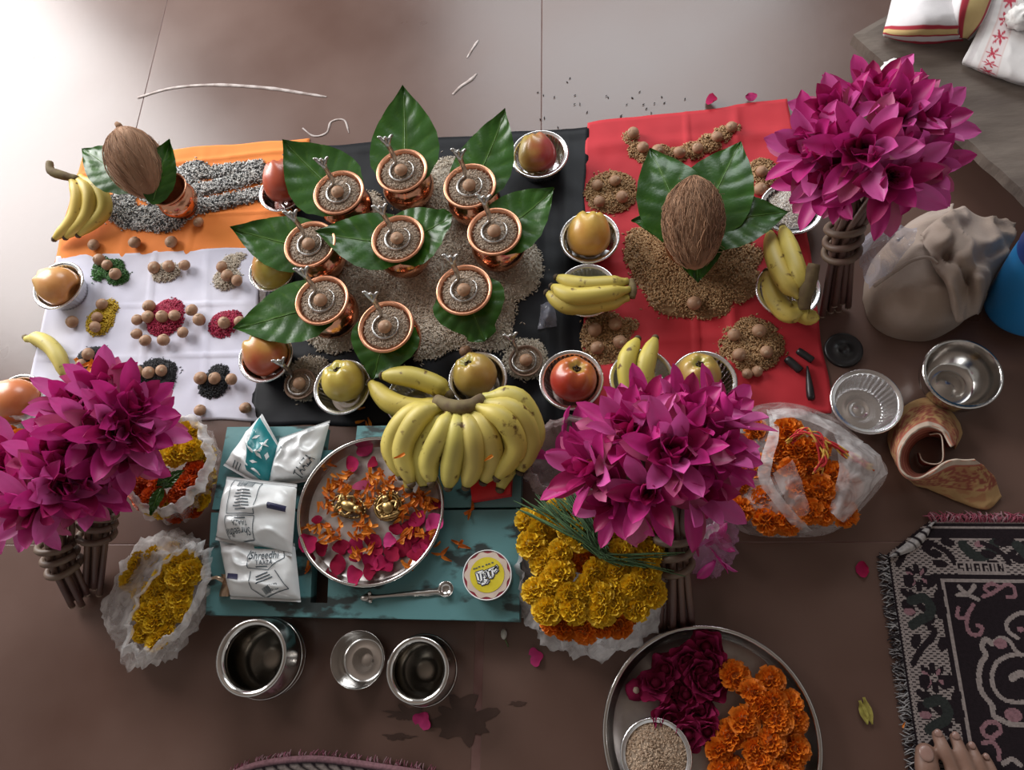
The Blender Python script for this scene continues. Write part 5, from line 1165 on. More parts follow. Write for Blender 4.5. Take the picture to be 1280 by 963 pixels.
for (x, y, a) in [(338, 562, 20), (333, 575, 60), (329, 553, -30), (340, 575, 100), (326, 583, 10)]:
    r = math.radians(a); pk1.patch('white_leaf_print', [(x - 5 * math.cos(r), y - 5 * math.sin(r)), (x + 2 * math.sin(r), y - 2 * math.cos(r)), (x + 5 * math.cos(r), y + 5 * math.sin(r)), (x - 2 * math.sin(r), y + 2 * math.cos(r))], MT['white_print'], 4, 4, .0011)
pk1.smallprint(297, 584, 18, -42, 3, 4)
pk2 = Pouch([(350, 552), (413, 530), (396, 598), (337, 608)], BT, .022, 'plain white milk packet tilted against the steel tray', 2.4)
pk2.text('TAAZA', 386, 587, 30, 8, -52); pk2.smallprint(393, 540, 10, -40, 2, 4); pk2.line([(345, 590), (352, 572), (362, 566)], 1.0)
pk3 = Pouch([(284, 600), (372, 610), (366, 692), (271, 672)], BT + .012, .024, 'white milk packet with upside-down lettering on top of others', 3.9)
pk3.patch('navy_print', [(346, 634), (364, 637), (363, 644), (345, 641)], MT['navy_print'], 4, 4)
for a, b in (((297, 603), (333, 608)), ((333, 608), (329, 648)), ((329, 648), (294, 647)), ((294, 647), (297, 603)), ((293, 650), (329, 650)), ((329, 650), (326, 678)), ((326, 678), (292, 680)), ((292, 680), (293, 650))): pk3.line([a, b], .9)
pk3.bars(315, 610, 20, 7, 3); pk3.smallprint(314, 618, 22, 2, 7, 4)
pk3.text('Shreedhi', 309, 669, 30, 9, 177); pk3.text('TAAZA', 312, 659, 17, 5.5, 178); pk3.smallprint(312, 653, 18, 178, 1)
pk3.patch('teal_print', [(298, 594), (322, 598), (316, 604), (303, 602)], MT['teal_print'], 5, 5)
pk4 = Pouch([(276, 678), (370, 683), (377, 750), (289, 746)], BT, .022, 'white milk packet with upright lettering at the board front', 5.2)
pk4.patch('teal_print', [(322, 683), (366, 684), (364, 690), (326, 689)], MT['teal_print'], 8, 3)
pk4.patch('navy_print', [(292, 719), (308, 721), (308, 728), (292, 726)], MT['navy_print'], 4, 4)
pk4.text('Shreedhi', 340, 698, 31, 10, -5); pk4.text('TAAZA', 341, 707, 20, 5.5, -4); pk4.smallprint(338, 712, 18, -4, 1)
pk4.line([(323, 692), (323, 714), (345, 716), (362, 700), (360, 690)], .9); pk4.line([(325, 718), (323, 738), (336, 748), (367, 738), (353, 716)], .9)
pk4.smallprint(338, 722, 20, -25, 3, 3.6); pk4.bars(347, 738, 20, 7, -20)

# ================================================================== steel vessels
def steel_pot(px, py, rpx, h, label):
    R = rpx * M(px, py, h); p = P(px, py, h); o = thing('steel_pot', label, 'pot', (p.x, p.y, FL))
    a = MB(); a.lathe([(.0001, .001), (R * .72, 0), (R * .80, .003), (R * 1.02, h * .28), (R * 1.10, h * .45), (R * 1.04, h * .64), (R * .88, h * .80), (R * .84, h * .87)], 48); a.build('body', MT['steel'], o)
    b = MB(); b.lathe([(R * .80, h * .87), (R * .84, h * .78), (R * .99, h * .63), (R * 1.05, h * .45), (R * .98, h * .28), (R * .76, .006), (R * .45, .004), (R * .44, .0032), (.0001, .003)], 48); b.build('inside', MT['steel_inner_shaded'], o)
    c = MB(); c.lathe([(R * .84, h * .87), (R * .90, h * .94), (R * .97, h * .985), (R, h * .98), (R * 1.0, h), (R * .93, h * 1.005), (R * .80, h * .94), (R * .80, h * .87)], 48); c.build('rim', MT['steel'], o)
    for z in (.34, .52): d = MB(); d.lathe([(R * (1.06 if z < .4 else 1.10), h * z - .001), (R * (1.06 if z < .4 else 1.10) + .001, h * z), (R * (1.06 if z < .4 else 1.09), h * z + .001)], 48); d.build('band', MT['steel'], o)
steel_pot(314, 822, 46, .085, 'larger round steel pot on the floor before the board')
steel_pot(522, 838, 40, .065, 'smaller round steel pot beside the small steel bowl')
def steel_bowl(px, py, rpx, h, label, base=.62, lip=.02):
    R = rpx * M(px, py, h); p = P(px, py, h); o = thing('steel_bowl', label, 'bowl', (p.x, p.y, FL))
    a = MB(); a.lathe([(.0001, .002), (R * .30, .002), (R * .32, .001), (R * base, .001), (R * (base + .1), .004), (R * .90, h * .45), (R * .96, h * .85), (R * .97, h)], 56); a.build('wall', MT['steel'], o)
    b = MB(); b.lathe([(R * .97, h - .001), (R * .975, h), (R * (1 - lip * .3), h + .0008), (R, h), (R * .995, h - .0018), (R * .97, h - .0012)], 56); b.build('rim', MT['steel'], o)
    c = MB(); c.lathe([(R * base, 0), (R * (base + .12), .003), (R * .92, h * .45), (R * .975, h * .85), (R * .98, h - .001)], 56); c.build('outside', MT['steel'], o)
steel_bowl(447, 825, 35, .034, 'small shallow steel bowl between the two steel pots', .70)
steel_bowl(1203, 467, 47, .048, 'shiny steel bowl on the dark floor beside the blue bottle', .55, .3)

# spoon, tin, red packet
def spoon():
    c0 = P(508, 742, BT); m = MB(); q = lambda x, y, z: P(x, y, BT + z) - c0
    m.add([], []); L = []; w = [(0, .5), (.08, 1.0), (.14, .5), (.2, .42), (.35, .40), (.55, .55), (.8, .75), (1, .8)]; A, B = q(452, 748, .004), q(552, 739, .004); d = (B - A).normalized(); s = Vector((-d.y, d.x, 0)); V = []
    for i in range(25):
        t = i / 24; ww = .0062 * interp(w, t) * (1 + .12 * math.sin(t * 40) * (t > .5)); c = A.lerp(B, t) + Vector((0, 0, .0015 * math.sin(t * 5)))
        V += [c + s * ww, c + Vector((0, 0, .0012)), c - s * ww, c - Vector((0, 0, .0012))]
    m.add(V, [(4 * i + j, 4 * i + (j + 1) % 4, 4 * i + 4 + (j + 1) % 4, 4 * i + 4 + j) for i in range(24) for j in range(4)])
    o = thing('offering_spoon', 'steel offering spoon with small round bowl on the teal board', 'spoon', c0); m.build('handle', MT['steel_dull'], o)
    b = MB(); b.lathe([(.0001, -.0028), (.005, -.0022), (.0085, .001), (.0098, .0036), (.0103, .0038), (.0100, .003), (.0088, .0002), (.005, -.0032), (.0001, -.0038)], 28, off=q(558, 737, .0045)); b.build('spoon_bowl', MT['steel'], o)
    k = MB(); k.sphere(q(456, 748, .005), .0055, 10, 6, sc=(1.2, .8, .7)); k.sphere(q(462, 742, .005), .003, 8, 5); k.sphere(q(463, 752, .005), .003, 8, 5); k.build('finial', MT['steel_dull'], o)
spoon()
def tin():
    h = .022; R = 31 * M(609, 719, BT + h); p = P(609, 719, BT + h); o = thing('round_tin', 'round tin with yellow printed lid at the board corner', 'tin', (p.x, p.y, BT))
    a = MB(); a.lathe([(.0001, 0), (R * .96, 0), (R * .97, .002), (R * .97, h - .003)], 48); a.build('can', MT['steel_dull'], o)
    r = MB(); r.lathe([(R * .97, h - .003), (R, h - .002), (R, h + .0008), (R * .975, h + .0012), (R * .955, h)], 48); r.build('lid_rim', MT['white_print'], o)
    l = MB(); l.lathe([(R * .955, h), (R * .6, h + .0006), (.0001, h + .0006)], 48); l.build('lid', MT['maroon_print'], o)
    c = MB(); c.lathe([(.0001, h + .0009), (R * .5, h + .0009), (R * .90, h + .0006)], 60, rf=lambda i, w: 1 + (.055 * math.cos(10 * w) if i == 2 else 0)); c.build('scalloped_print', MT['cream_print'], o)
    y = MB(); y.lathe([(.0001, h + .0013), (R * .70, h + .0012)], 48); y.build('yellow_print', MT['yellow_print'], o)
    base = p - Vector((0, 0, h)) ; K = M(609, 719, BT + h)
    loc = lambda zx, zy, z: P(570 + zx / 12.04, 680 + zy / 12.04, BT + h) + Vector((0, 0, z)) - Vector((p.x, p.y, BT))
    def stroke(pts, w, z, m):
        pth = [loc(a, b, z) for a, b in pts]
        for a, b in zip(pth, pth[1:]):
            d = (b - a).normalized(); s = Vector((-d.y, d.x, 0)) * w; a2, b2 = a - d * w * .6, b + d * w * .6
            m.add([a2 + s, a2 - s, b2 - s, b2 + s], [(0, 1, 2, 3)])
    S = [[(315, 445), (345, 560)], [(320, 445), (400, 420)], [(370, 450), (388, 545)], [(400, 440), (445, 430), (425, 470), (455, 490), (425, 515)], [(475, 400), (505, 500)], [(440, 425), (620, 350)],
         [(545, 390), (560, 470)], [(620, 340), (575, 385), (625, 400), (600, 430), (565, 400)], [(340, 570), (400, 570), (385, 590), (350, 580)], [(510, 510), (545, 505), (555, 485)], [(430, 545), (490, 560), (470, 590), (430, 580)], [(395, 610), (430, 600)]]
    ink, wh = MB(), MB()
    for st in S: stroke(st, .0024, .0018, ink); stroke(st, .0012, .0024, wh)
    ink.build('lettering_outline', MT['navy_print'], o, smooth=False); wh.build('lettering', MT['white_print'], o, smooth=False)
    sm = MB(); [stroke([(a, b), (a + 22, b - 6)], .0007, .0018, sm) for a, b in [(265, 382), (300, 372), (340, 352), (395, 345), (450, 320), (490, 308), (540, 290)]]; sm.build('small_print', MT['ink'], o, smooth=False)
tin()
_m = MB(); quad_prism(_m, [(585, 585), (640, 580), (638, 618), (590, 626)], BT + .0005, BT + .016, 0, 1, 0, 1); tag(_m.build('red_packet', MT['red_card'], smooth=False), 'small red card packet under the banana bunch', 'packet')
# ================================================================== sheets lofted through measured points
# ------------------------------------------------------------------ folded towels on the bench
WH, RD, YL = (0.70, 0.67, 0.68), (0.40, 0.025, 0.045), (0.62, 0.46, 0.20)
tw0 = P(1165, 20, BZ); tw = thing('folded_towel', 'folded white towel with red and yellow striped border on the bench', 'towel', tw0)
def band(v):
    v = v + .0
    if .52 < v < .585 or .70 < v < .75: return RD
    if .585 <= v <= .70: return YL
    if v > .93: return RD
    return WH
sheet([[(1122, -25, BZ + .010), (1160, -28, BZ + .045), (1225, -32, BZ + .035)], [(1114, 5, BZ + .012), (1155, 2, BZ + .05), (1214, 0, BZ + .042)], [(1109, 26, BZ + .014), (1152, 22, BZ + .052), (1203, 24, BZ + .042)],
       [(1105, 39, BZ + .014), (1150, 38, BZ + .040), (1196, 38, BZ + .034)], [(1104, 43, BZ + .012), (1150, 47, BZ + .022), (1200, 45, BZ + .022)], [(1106, 45, BZ + .004), (1150, 54, BZ + .004), (1204, 50, BZ + .004)]],
      30, 60, MT['attr'], 'upper_fold', lambda u, v: band(v * 1.02), tw, tw0, .002, 25, .002)
sheet([[(1185, -25, BZ + .045), (1215, -30, BZ + .058), (1245, -32, BZ + .040), (1252, -32, BZ + .004)], [(1188, 5, BZ + .045), (1205, 0, BZ + .060), (1232, 2, BZ + .045), (1240, 6, BZ + .004)],
       [(1192, 28, BZ + .036), (1200, 24, BZ + .048), (1222, 26, BZ + .035), (1228, 32, BZ + .004)], [(1198, 47, BZ + .010), (1201, 47, BZ + .020), (1207, 48, BZ + .015), (1210, 50, BZ + .003)]],
      40, 24, MT['attr'], 'side_fold', lambda u, v: RD if .28 < u < .42 or .70 < u < .80 else (YL if .42 <= u <= .70 else WH), tw, tw0, .001, 25, .002)
cl0 = P(1250, 60, BZ)
def t2col(u, v):
    x = u * 3.2
    if .72 < x < 1.55:
        k = (v * 7.0) % 1.0; dx, dy = (x - 1.13) / .38, (k - .5) * 2; r = math.hypot(dx, dy); a = math.atan2(dy, dx)
        if r < .55 + .35 * math.cos(6 * a): return (0.42, 0.03, 0.06)
        if x < .80 or x > 1.47: return (.62, .48, .46)
        return (.66, .58, .58)
    return (.68, .65, .64) if x > .4 or x < .12 else (.60, .56, .56)
o = sheet([[(1240, -8, BZ + .022), (1275, -8, BZ + .032), (1320, -5, BZ + .03)], [(1226, 30, BZ + .020), (1268, 32, BZ + .030), (1320, 45, BZ + .028)], [(1212, 60, BZ + .018), (1255, 72, BZ + .026), (1320, 92, BZ + .026)],
       [(1204, 75, BZ + .012), (1250, 92, BZ + .018), (1320, 112, BZ + .02)], [(1204, 80, BZ + .003), (1250, 97, BZ + .003), (1320, 118, BZ + .003)]], 70, 90, MT['attr'], 'folded_cloth', t2col, None, cl0, .002, 30, .002)
tag(o, 'folded white cloth with a red flower border on the bench', 'cloth')
def wad(px, py, z, r, label, seed):
    m = MB(); m.sphere((0, 0, r * .7), r, 26, 18, sc=(1.1, 1, .8), rf=lambda d: 1 + .35 * ((1 - abs(nz(d.x * 2.2 + seed, d.y * 2.2, d.z * 2.2))) ** 3 - .5)); p = P(px, py, z)
    tag(m.build('tissue_wad', MT['tissue'], loc=(p.x, p.y, z)), label, 'tissue')
wad(1272, 32, BZ + .028, .020, 'crumpled white tissue on the flower-bordered cloth', 3.0)
wad(1115, 96, BZ + .002, .018, 'crumpled white tissue on the bench behind the lilies', 5.0)
_t = MB(); _c = P(1085, 92, .02); _t.tube([P(1072, 98, .012) - _c, P(1086, 90, .03) - _c, P(1097, 81, .05) - _c], .0022, 6); tag(_t.build('bamboo_stick', MT['stick'] if 'stick' in MT else MT['cut'], loc=_c), 'thin pale stick leaning on the bench corner', 'stick')

# ------------------------------------------------------------------ cloth sack with its open mouth, clear film
s0 = P(1150, 360, 0); sack = thing('cloth_sack', 'slumped beige cloth sack with crumpled mouth beside the blue bottle', 'sack', s0)
mound([(1078, 375), (1082, 345), (1096, 318), (1128, 290), (1170, 278), (1205, 288), (1222, 320), (1224, 360), (1210, 395), (1186, 415), (1155, 427), (1115, 422), (1088, 404)], (1150, 355), .085, .001, MT['sack'], 'body', sack, s0, seed=3.1, pw=3.2, amp=.011, nsc=20)
sheet([[(1150, 296, .085), (1172, 276, .095), (1200, 262, .085), (1235, 272, .075), (1268, 280, .05)], [(1158, 312, .095), (1180, 300, .115), (1205, 288, .09), (1232, 300, .10), (1266, 298, .06)],
       [(1166, 330, .098), (1185, 322, .09), (1205, 320, .12), (1225, 322, .085), (1255, 325, .07)], [(1176, 345, .092), (1190, 350, .115), (1205, 348, .085), (1222, 350, .10), (1240, 352, .05)],
       [(1186, 362, .085), (1195, 372, .10), (1206, 370, .075), (1222, 372, .08), (1232, 366, .03)], [(1192, 392, .05), (1196, 404, .055), (1208, 398, .04), (1220, 394, .03), (1226, 388, .012)]], 44, 44, MT['sack'], 'mouth', None, sack, s0, .014, 30, .0015)
sheet([[(1120, 300, .07), (1150, 282, .075), (1190, 262, .06)], [(1118, 292, .03), (1150, 270, .03), (1192, 254, .02)]], 24, 8, MT['sack'], 'back_fold', None, sack, s0, .004, 40, .0015)
m_ = [(1092, 358, .088), (1118, 340, .097), (1140, 326, .102), (1160, 322, .104), (1172, 330, .102)]
_h = MB(); _h.tube(spline([P(*q) - s0 for q in m_], 20), .0026, 6); _h.build('hem', MT['sack'], sack)
cf0 = P(1105, 320, .09)
o = sheet([[(1078, 300, .075), (1100, 283, .10), (1125, 284, .11), (1145, 287, .105)], [(1074, 325, .09), (1096, 308, .125), (1118, 305, .12), (1142, 303, .112)], [(1080, 345, .095), (1096, 332, .12), (1112, 328, .125), (1128, 320, .115)], [(1086, 362, .088), (1096, 352, .105), (1106, 346, .108), (1114, 340, .106)]], 30, 30, MT['cling'], 'plastic_film', None, None, cf0, .010, 45, 0)
tag(o, 'crinkled clear plastic film lying against the cloth sack', 'plastic film')
cf1 = P(684, 397, CL)
o = sheet([[(676, 382, CL + .006), (686, 378, CL + .010), (694, 388, CL + .004)], [(675, 396, CL + .002), (684, 394, CL + .014), (696, 400, CL + .002)], [(672, 412, CL + .001), (682, 410, CL + .004), (696, 408, CL + .001)]], 14, 14, MT['cling'], 'plastic_scrap', None, None, cf1, .004, 90, 0)
tag(o, 'small folded scrap of clear plastic on the black cloth', 'plastic scrap')

# ------------------------------------------------------------------ blue bottle
bb = P(1273, 392, 0); ax_ = Vector((-.03, .20, 1)).normalized(); BM = Matrix.Translation(bb + Vector((0, 0, .011))) @ axis_matrix(ax_)
bot = thing('blue_bottle', 'tall blue plastic bottle with navy ribbed band beside the sack', 'bottle', mat4=BM)
_b = MB(); _b.lathe([(.0001, .002), (.040, .001), (.046, .0), (.0505, .004), (.0515, .010), (.051, .10), (.050, .118)], 48); _b.build('lower_body', MT['blue'], bot)
_b = MB(); _b.lathe([(.050, .118)] + [(.0495 + (.0012 if i % 2 else 0), .120 + .006 * i) for i in range(12)] + [(.049, .192)], 48); _b.build('ribbed_band', MT['navy'], bot)
_b = MB(); _b.lathe([(.049, .192), (.048, .215), (.042, .232), (.032, .242), (.030, .25)], 48); _b.build('shoulder', MT['blue'], bot)
_b = MB(); _b.lathe([(.033, .246), (.033, .272), (.030, .275), (.0001, .275)], 40, rf=lambda i, w: 1 + (.02 * math.cos(30 * w) if i < 2 else 0)); _b.build('cap', MT['navy'], bot)

# ------------------------------------------------------------------ rolled printed cloth
rc0 = P(1180, 570, 0); zf = 6.02
def zq(x, y, z): return (1100 + x / zf, 480 + y / zf, z)
rim_ = [(545, 470), (470, 355), (350, 320), (230, 380), (150, 500), (140, 620), (200, 705), (300, 715), (400, 660), (520, 580), (640, 575), (720, 570)]
gnd_ = [(570, 490), (615, 340), (480, 150), (330, 105), (160, 190), (55, 400), (100, 545), (235, 745), (380, 800), (590, 890), (800, 950), (915, 850)]
mid_ = [(575, 460), (560, 330), (420, 200), (270, 220), (130, 330), (95, 520), (140, 640), (260, 740), (400, 745), (570, 720), (760, 720), (850, 690)]
inn_ = [(500, 480), (460, 420), (370, 400), (280, 440), (225, 520), (225, 610), (265, 665), (330, 670), (390, 625), (450, 590), (520, 590), (600, 600)]
def print_col(u, v):
    n1 = nz(u * 26, v * 9, 3.3); n2 = nz(u * 60, v * 22, 8.8)
    if v > .86: return (.48, .38, .30)
    if v > .80: return (.36, .10, .06)
    tan_, ora, red = (.40, .24, .10), (.36, .17, .075), (.26, .065, .04)
    if v < .30: return tan_ if n1 < .25 else ora
    s = .5 + .5 * math.sin(u * 40 + 6 * n1)
    return red if (n2 + .5 * s) > .24 else (ora if n1 > 0 else tan_)
o = sheet([[zq(*a, .003) for a in gnd_], [zq(*a, .024) for a in mid_], [zq(*a, .046) for a in rim_]], 110, 40, MT['attr'], 'printed_cloth', print_col, None, rc0, .003, 60, .0025)
tag(o, 'rolled tan and red printed cloth strip on the floor above the mat', 'cloth')
sheet([[zq(*a, .0455) for a in rim_], [zq(*a, .030) for a in [lerp(Vector(p), Vector(q), .5).to_tuple() for p, q in zip(rim_, inn_)]], [zq(*a, .004) for a in inn_]], 90, 14, MT['attr'], 'inner_side', lambda u, v: (.42, .17, .11) if v < .2 else ((.24, .055, .04) if int(v * 9) % 2 else (.36, .14, .08)), o, rc0, 0, 30, .0015)
sheet([[zq(375, 395, .006), zq(462, 400, .010), zq(475, 500, .008), zq(465, 590, .006), zq(395, 612, .004), (zq(310, 600, .004)), zq(285, 520, .004)], [zq(370, 385, .030), zq(450, 385, .038), zq(468, 490, .040), zq(462, 580, .036), zq(400, 600, .028), zq(325, 575, .02), zq(300, 520, .016)]], 60, 10, MT['attr'], 'inner_curl', lambda u, v: (.50, .40, .32) if v > .8 else ((.46, .12, .06) if u < .55 else (.24, .05, .04)), o, rc0, 0, 30, .0015)

# ------------------------------------------------------------------ black lid, incense sticks, small litter
def lid(px, py):
    p = P(px, py, .006); m = MB(); m.lathe([(.0001, .0035), (.006, .0035), (.0065, .0055), (.009, .0055), (.0095, .0040), (.020, .0045), (.024, .006), (.0262, .005), (.0265, 0), (.0001, 0)], 40, rf=lambda i, w: 1 + (.012 * math.cos(40 * w) if i in (7, 8) else 0))
    tag(m.build('plastic_disc', MT['black'], loc=(p.x, p.y, FL)), 'round black plastic disc on the dark floor beside the red cloth', 'disc')
lid(1055, 437)
for (a, b, w, lab) in [((983, 448), (1001, 464), .0065, 'thick black charcoal stick nearest the wheat heap'), ((997, 438), (1016, 451), .006, 'short black charcoal stick nearest the bananas'), ((1009, 458), (1014, 500), .0058, 'long tapered black charcoal stick on the red cloth')]:
    A, B = P(a[0], a[1], CL + .005), P(b[0], b[1], CL + .005); m = MB(); t = 'long' in lab
    m.tube([ (B - A) * f for f in (0, .15, .4, .7, .92, 1)], [w * q for q in ((.25, .4, .7, 1, 1, .8) if t else (.85, 1, 1, .95, 1, .8))], 6); tag(m.build('charcoal_stick', MT['black'], loc=A), lab, 'charcoal')
def bud_litter():
    c = P(630, 793, .004); m = MB(); m.sphere((0, 0, .002), .006, 12, 8, sc=(.7, 1.2, .7), col=(.55, .55, .50)); o = m.build('flower_bud', MT['thread'], loc=c); tag(o, 'tiny white flower bud on the floor below the board corner', 'flower bud')
    s = MB(); s.tube([(0, -.004, .001), (.003, -.009, 0), (.006, -.016, -.002)], .0009, 5); s.build('stalk', MT['green'], o)
bud_litter()
for k, (x, y, lab) in enumerate([(888, 124, 'curled dark pink petal behind the red cloth edge'), (939, 121, 'pale pink petal at the back edge of the red cloth')]):
    loose_petal(x, y, .010, 2 if k else 0, lab, None, 1.0 if k == 0 else .8, 60)
def dry_leaf():
    c = P(1084, 888, .001); m = MB()
    for (a, b) in (((1079, 872), (1090, 906)), ((1074, 876), (1084, 906))):
        A, B = P(*a, .003) - c, P(*b, .004) - c; d = (B - A); s = Vector((-d.y, d.x, 0)).normalized()
        m.grid(lambda u, v: A + d * v + s * (u - .5) * .010 * math.sin(PI * min(.95, max(.12, v))) + Vector((0, 0, .004 * abs(u - .5) + .002 * nz(v * 5, u * 3))), 6, 14, col=(.30, .26, .05))
    tag(m.build('withered_leaf', MT['thread'], loc=c), 'withered yellow leaf pair on the dark floor beside the mat', 'leaf')
dry_leaf()
def foil_snake():
    c = P(275, 730, BT + .004); o = thing('metal_snake', 'dull gilt snake figurine at the board edge beside the milk', 'snake figurine', c)
    m = MB(); m.tube([P(x, y, BT + z) - c for x, y, z in [(252, 720, .012), (262, 724, .010), (270, 722, .010), (280, 726, .008)]], [.0016, .0022, .0026, .004], 8); m.build('coil', MT['gilt'], o)
    h = MB(); h.grid(lambda u, v: P(lerp(276, 292, u) + 2 * math.sin(v * 5), lerp(718, 746, v) , BT + .004 + .006 * math.sin(PI * u) + .003 * nz(u * 4, v * 4)) - c, 10, 10); h.build('hood', MT['gilt'], o)
MT['gilt'] = pmat('dull_gilt', (0.62, 0.46, 0.34), 0.38, 1.0, color2=(0.45, 0.32, 0.22), nscale=80, bump=(120, .4, .002))
foil_snake()

# ================================================================== woven mats
DK, LT, PK, GN = (0.016, 0.010, 0.013), (0.30, 0.25, 0.235), (0.26, 0.135, 0.155), (0.028, 0.032, 0.030)
def mat_pattern():
    O = P(1096, 652); X = (P(1280, 634) - P(1172, 650)).normalized(); Y = (P(1136, 950) - P(1104, 730)).normalized(); X = (X - X.dot(Y) * Y).normalized()
    cs = .0014; NX, NY = 256, 400; g = [[None] * NX for _ in range(NY)]
    W2 = NX * cs; ed = lambda x, y: (x, y)
    toC = lambda px, py: (((P(px, py) - O).dot(X)) / cs, ((P(px, py) - O).dot(Y)) / cs)
    zz = lambda a, b: toC(1060 + a / 2.81, 620 + b / 2.81)
    bx0, by0 = zz(168, 400)[0], zz(450, 150)[1]; ix, iy = zz(350, 480)[0], zz(480, 292)[1]
    for j in range(NY):
        for i in range(NX):
            c = DK
            if i > NX - ix: q = NX - i
            else: q = i
            jb = NY - j
            e = min(q - bx0, j - by0, jb - by0); inn = min(q - ix, j - iy, jb - iy)
            if e >= 0 and inn < -4: c = DK if ((i + (3 if (j // 2) % 2 else 0)) % 6 < 3 and j % 2 == 0) else LT
            if e >= 0 and e < 2: c = LT if j % 3 or i % 2 else DK
            if 0 <= inn < 3: c = LT
            if j < by0 and j % 5 < 2 and j < by0 * .62: c = LT
            g[j][i] = c
    def disc(x, y, rx, ry, col, rot=0.0):
        R = max(rx, ry); cr, sr = math.cos(rot), math.sin(rot)
        for j in range(int(y - R) - 1, int(y + R) + 2):
            for i in range(int(x - R) - 1, int(x + R) + 2):
                if 0 <= i < NX and 0 <= j < NY:
                    a, b = i + .5 - x, j + .5 - y; u, v = (a * cr + b * sr) / rx, (-a * sr + b * cr) / ry
                    if u * u + v * v <= 1: g[j][i] = col
    def stroke(pts, w, col, closed=False):
        pts = [Vector((*q, 0)) for q in pts]; pth = spline(pts, len(pts) * 10)
        for p in pth: disc(p.x, p.y, w, w, col)
    Z = lambda L: [zz(a, b) for a, b in L]
    # left border motifs, repeated down the strip
    step = zz(260, 760)[1] - zz(260, 400)[1]
    for r in range(-1, 2):
        dy = step * r; S = lambda L: [(x, y + dy) for x, y in Z(L)]
        stroke(S([(220, 370), (260, 360), (285, 390), (280, 420), (245, 440), (225, 455)]), 4.2, GN); d = S([(212, 408)])[0]; disc(*d, 5, 3.2, PK)
        stroke(S([(225, 590), (250, 545), (290, 500), (300, 475), (285, 465)]), 2.6, DK)
        for (a, b) in ((235, 510), (330, 520), (315, 350), (325, 410), (210, 300), (290, 300)): d = S([(a, b)])[0]; disc(*d, 4.2, 6.5, DK, .5)
        cxy = S([(297, 640)])[0]
        for k in range(8): disc(cxy[0] + 8 * math.cos(k * PI / 4), cxy[1] + 8 * math.sin(k * PI / 4), 5, 2.6, DK, k * PI / 4)
        for k in range(4): disc(cxy[0] + 8 * math.cos(k * PI / 2 + .6), cxy[1] + 6 * math.sin(k * PI / 2 + .6), 3.6, 1.6, PK, k * PI / 2 + .6)
        stroke(S([(245, 690), (290, 730), (330, 770), (350, 800), (330, 815)]), 2.8, DK); stroke(S([(270, 690), (300, 720), (320, 705)]), 1.6, DK)
        for (a, b) in ((265, 755), (365, 750)): d = S([(a, b)])[0]; disc(*d, 5.2, 8, DK, -.4)
    # top border
    stepx = zz(640, 200)[0] - zz(450, 200)[0]
    for r in range(0, 4):
        dx = stepx * r; S = lambda L: [(x + dx, y) for x, y in Z(L)]
        stroke(S([(400, 175), (430, 205), (460, 215), (495, 200), (510, 170)]), 4.6, GN); d = S([(455, 172)])[0]; disc(*d, 4, 3, PK)
        stroke(S([(280, 165), (320, 185), (350, 205), (370, 235)]), 2.4, DK); stroke(S([(560, 215), (590, 190), (612, 170)]), 2.4, DK)
        for (a, b) in ((345, 165), (300, 205), (320, 240), (565, 165), (595, 225)): d = S([(a, b)])[0]; disc(*d, 6.5, 3.8, DK, .2)
    # name panel
    x0, y0 = zz(378, 236); x1, y1 = zz(550, 272)
    for j in range(int(y0), int(y1) + 2):
        for i in range(int(x0), int(x1) + 1):
            if 0 <= i < NX and 0 <= j < NY: g[j][i] = LT
    FT = {'S': ['####', '#...', '####', '...#', '####'], 'H': ['#..#', '#..#', '####', '#..#', '#..#'], 'A': ['####', '#..#', '####', '#..#', '#..#'], 'G': ['####', '#...', '#.##', '#..#', '####'], 'U': ['#..#', '#..#', '#..#', '#..#', '####'], 'N': ['#..#', '##.#', '####', '#.##', '#..#']}
    nch = 6; cw = (x1 - x0) / nch
    for k, ch in enumerate('SHAGUN'):
        for j in range(int(y1 - y0) - 1):
            for i in range(int(cw) - 1):
                if FT[ch][min(4, int(j * 5 / (y1 - y0 - 1)))][min(3, int(i * 4 / (int(cw) - 1)))] == '#':
                    a, b = int(x0 + k * cw + 1 + i), int(y0 + 1 + j)
                    if 0 <= a < NX and 0 <= b < NY: g[b][a] = DK
    # field scrolls and medallion
    for L, w, c in [([(385, 320), (410, 345), (450, 365)], 1.9, LT), ([(440, 318), (415, 345), (380, 350)], 1.9, LT), ([(470, 355), (500, 345), (530, 325), (555, 312), (578, 325), (580, 355), (556, 358)], 1.7, PK), ([(530, 322), (500, 310), (475, 325), (492, 345)], 1.6, PK),
                    ([(382, 395), (380, 425), (405, 430), (425, 400), (435, 385)], 1.7, PK), ([(420, 410), (412, 450), (425, 485), (455, 488), (466, 465), (448, 455)], 1.7, PK),
                    ([(500, 520), (478, 505), (465, 530), (478, 560), (462, 590), (455, 640), (465, 690), (500, 735), (505, 770), (530, 785), (560, 800), (610, 805), (660, 800)], 2.2, LT),
                    ([(640, 560), (560, 562), (515, 590), (500, 640), (515, 690), (560, 722), (640, 725)], 1.8, LT), ([(590, 500), (560, 480), (552, 450), (575, 425), (610, 412), (640, 430)], 1.8, LT), ([(500, 520), (530, 500), (560, 510), (580, 540), (600, 560)], 1.8, LT),
                    ([(505, 850), (475, 840), (468, 815), (490, 795), (520, 800), (530, 825), (510, 842)], 1.9, PK), ([(470, 868), (500, 865), (522, 890), (525, 925)], 1.8, PK), ([(540, 940), (570, 925), (600, 945)], 2.0, LT), ([(570, 640), (600, 625), (640, 640)], 3.0, LT)]:
        stroke(Z(L), w, c)
    for (a, b, r) in [(530, 520, 5.5), (575, 770, 7), (600, 470, 3)]: disc(*zz(a, b), r, r * .8, PK)
    return O, X, Y, cs, NX, NY, g
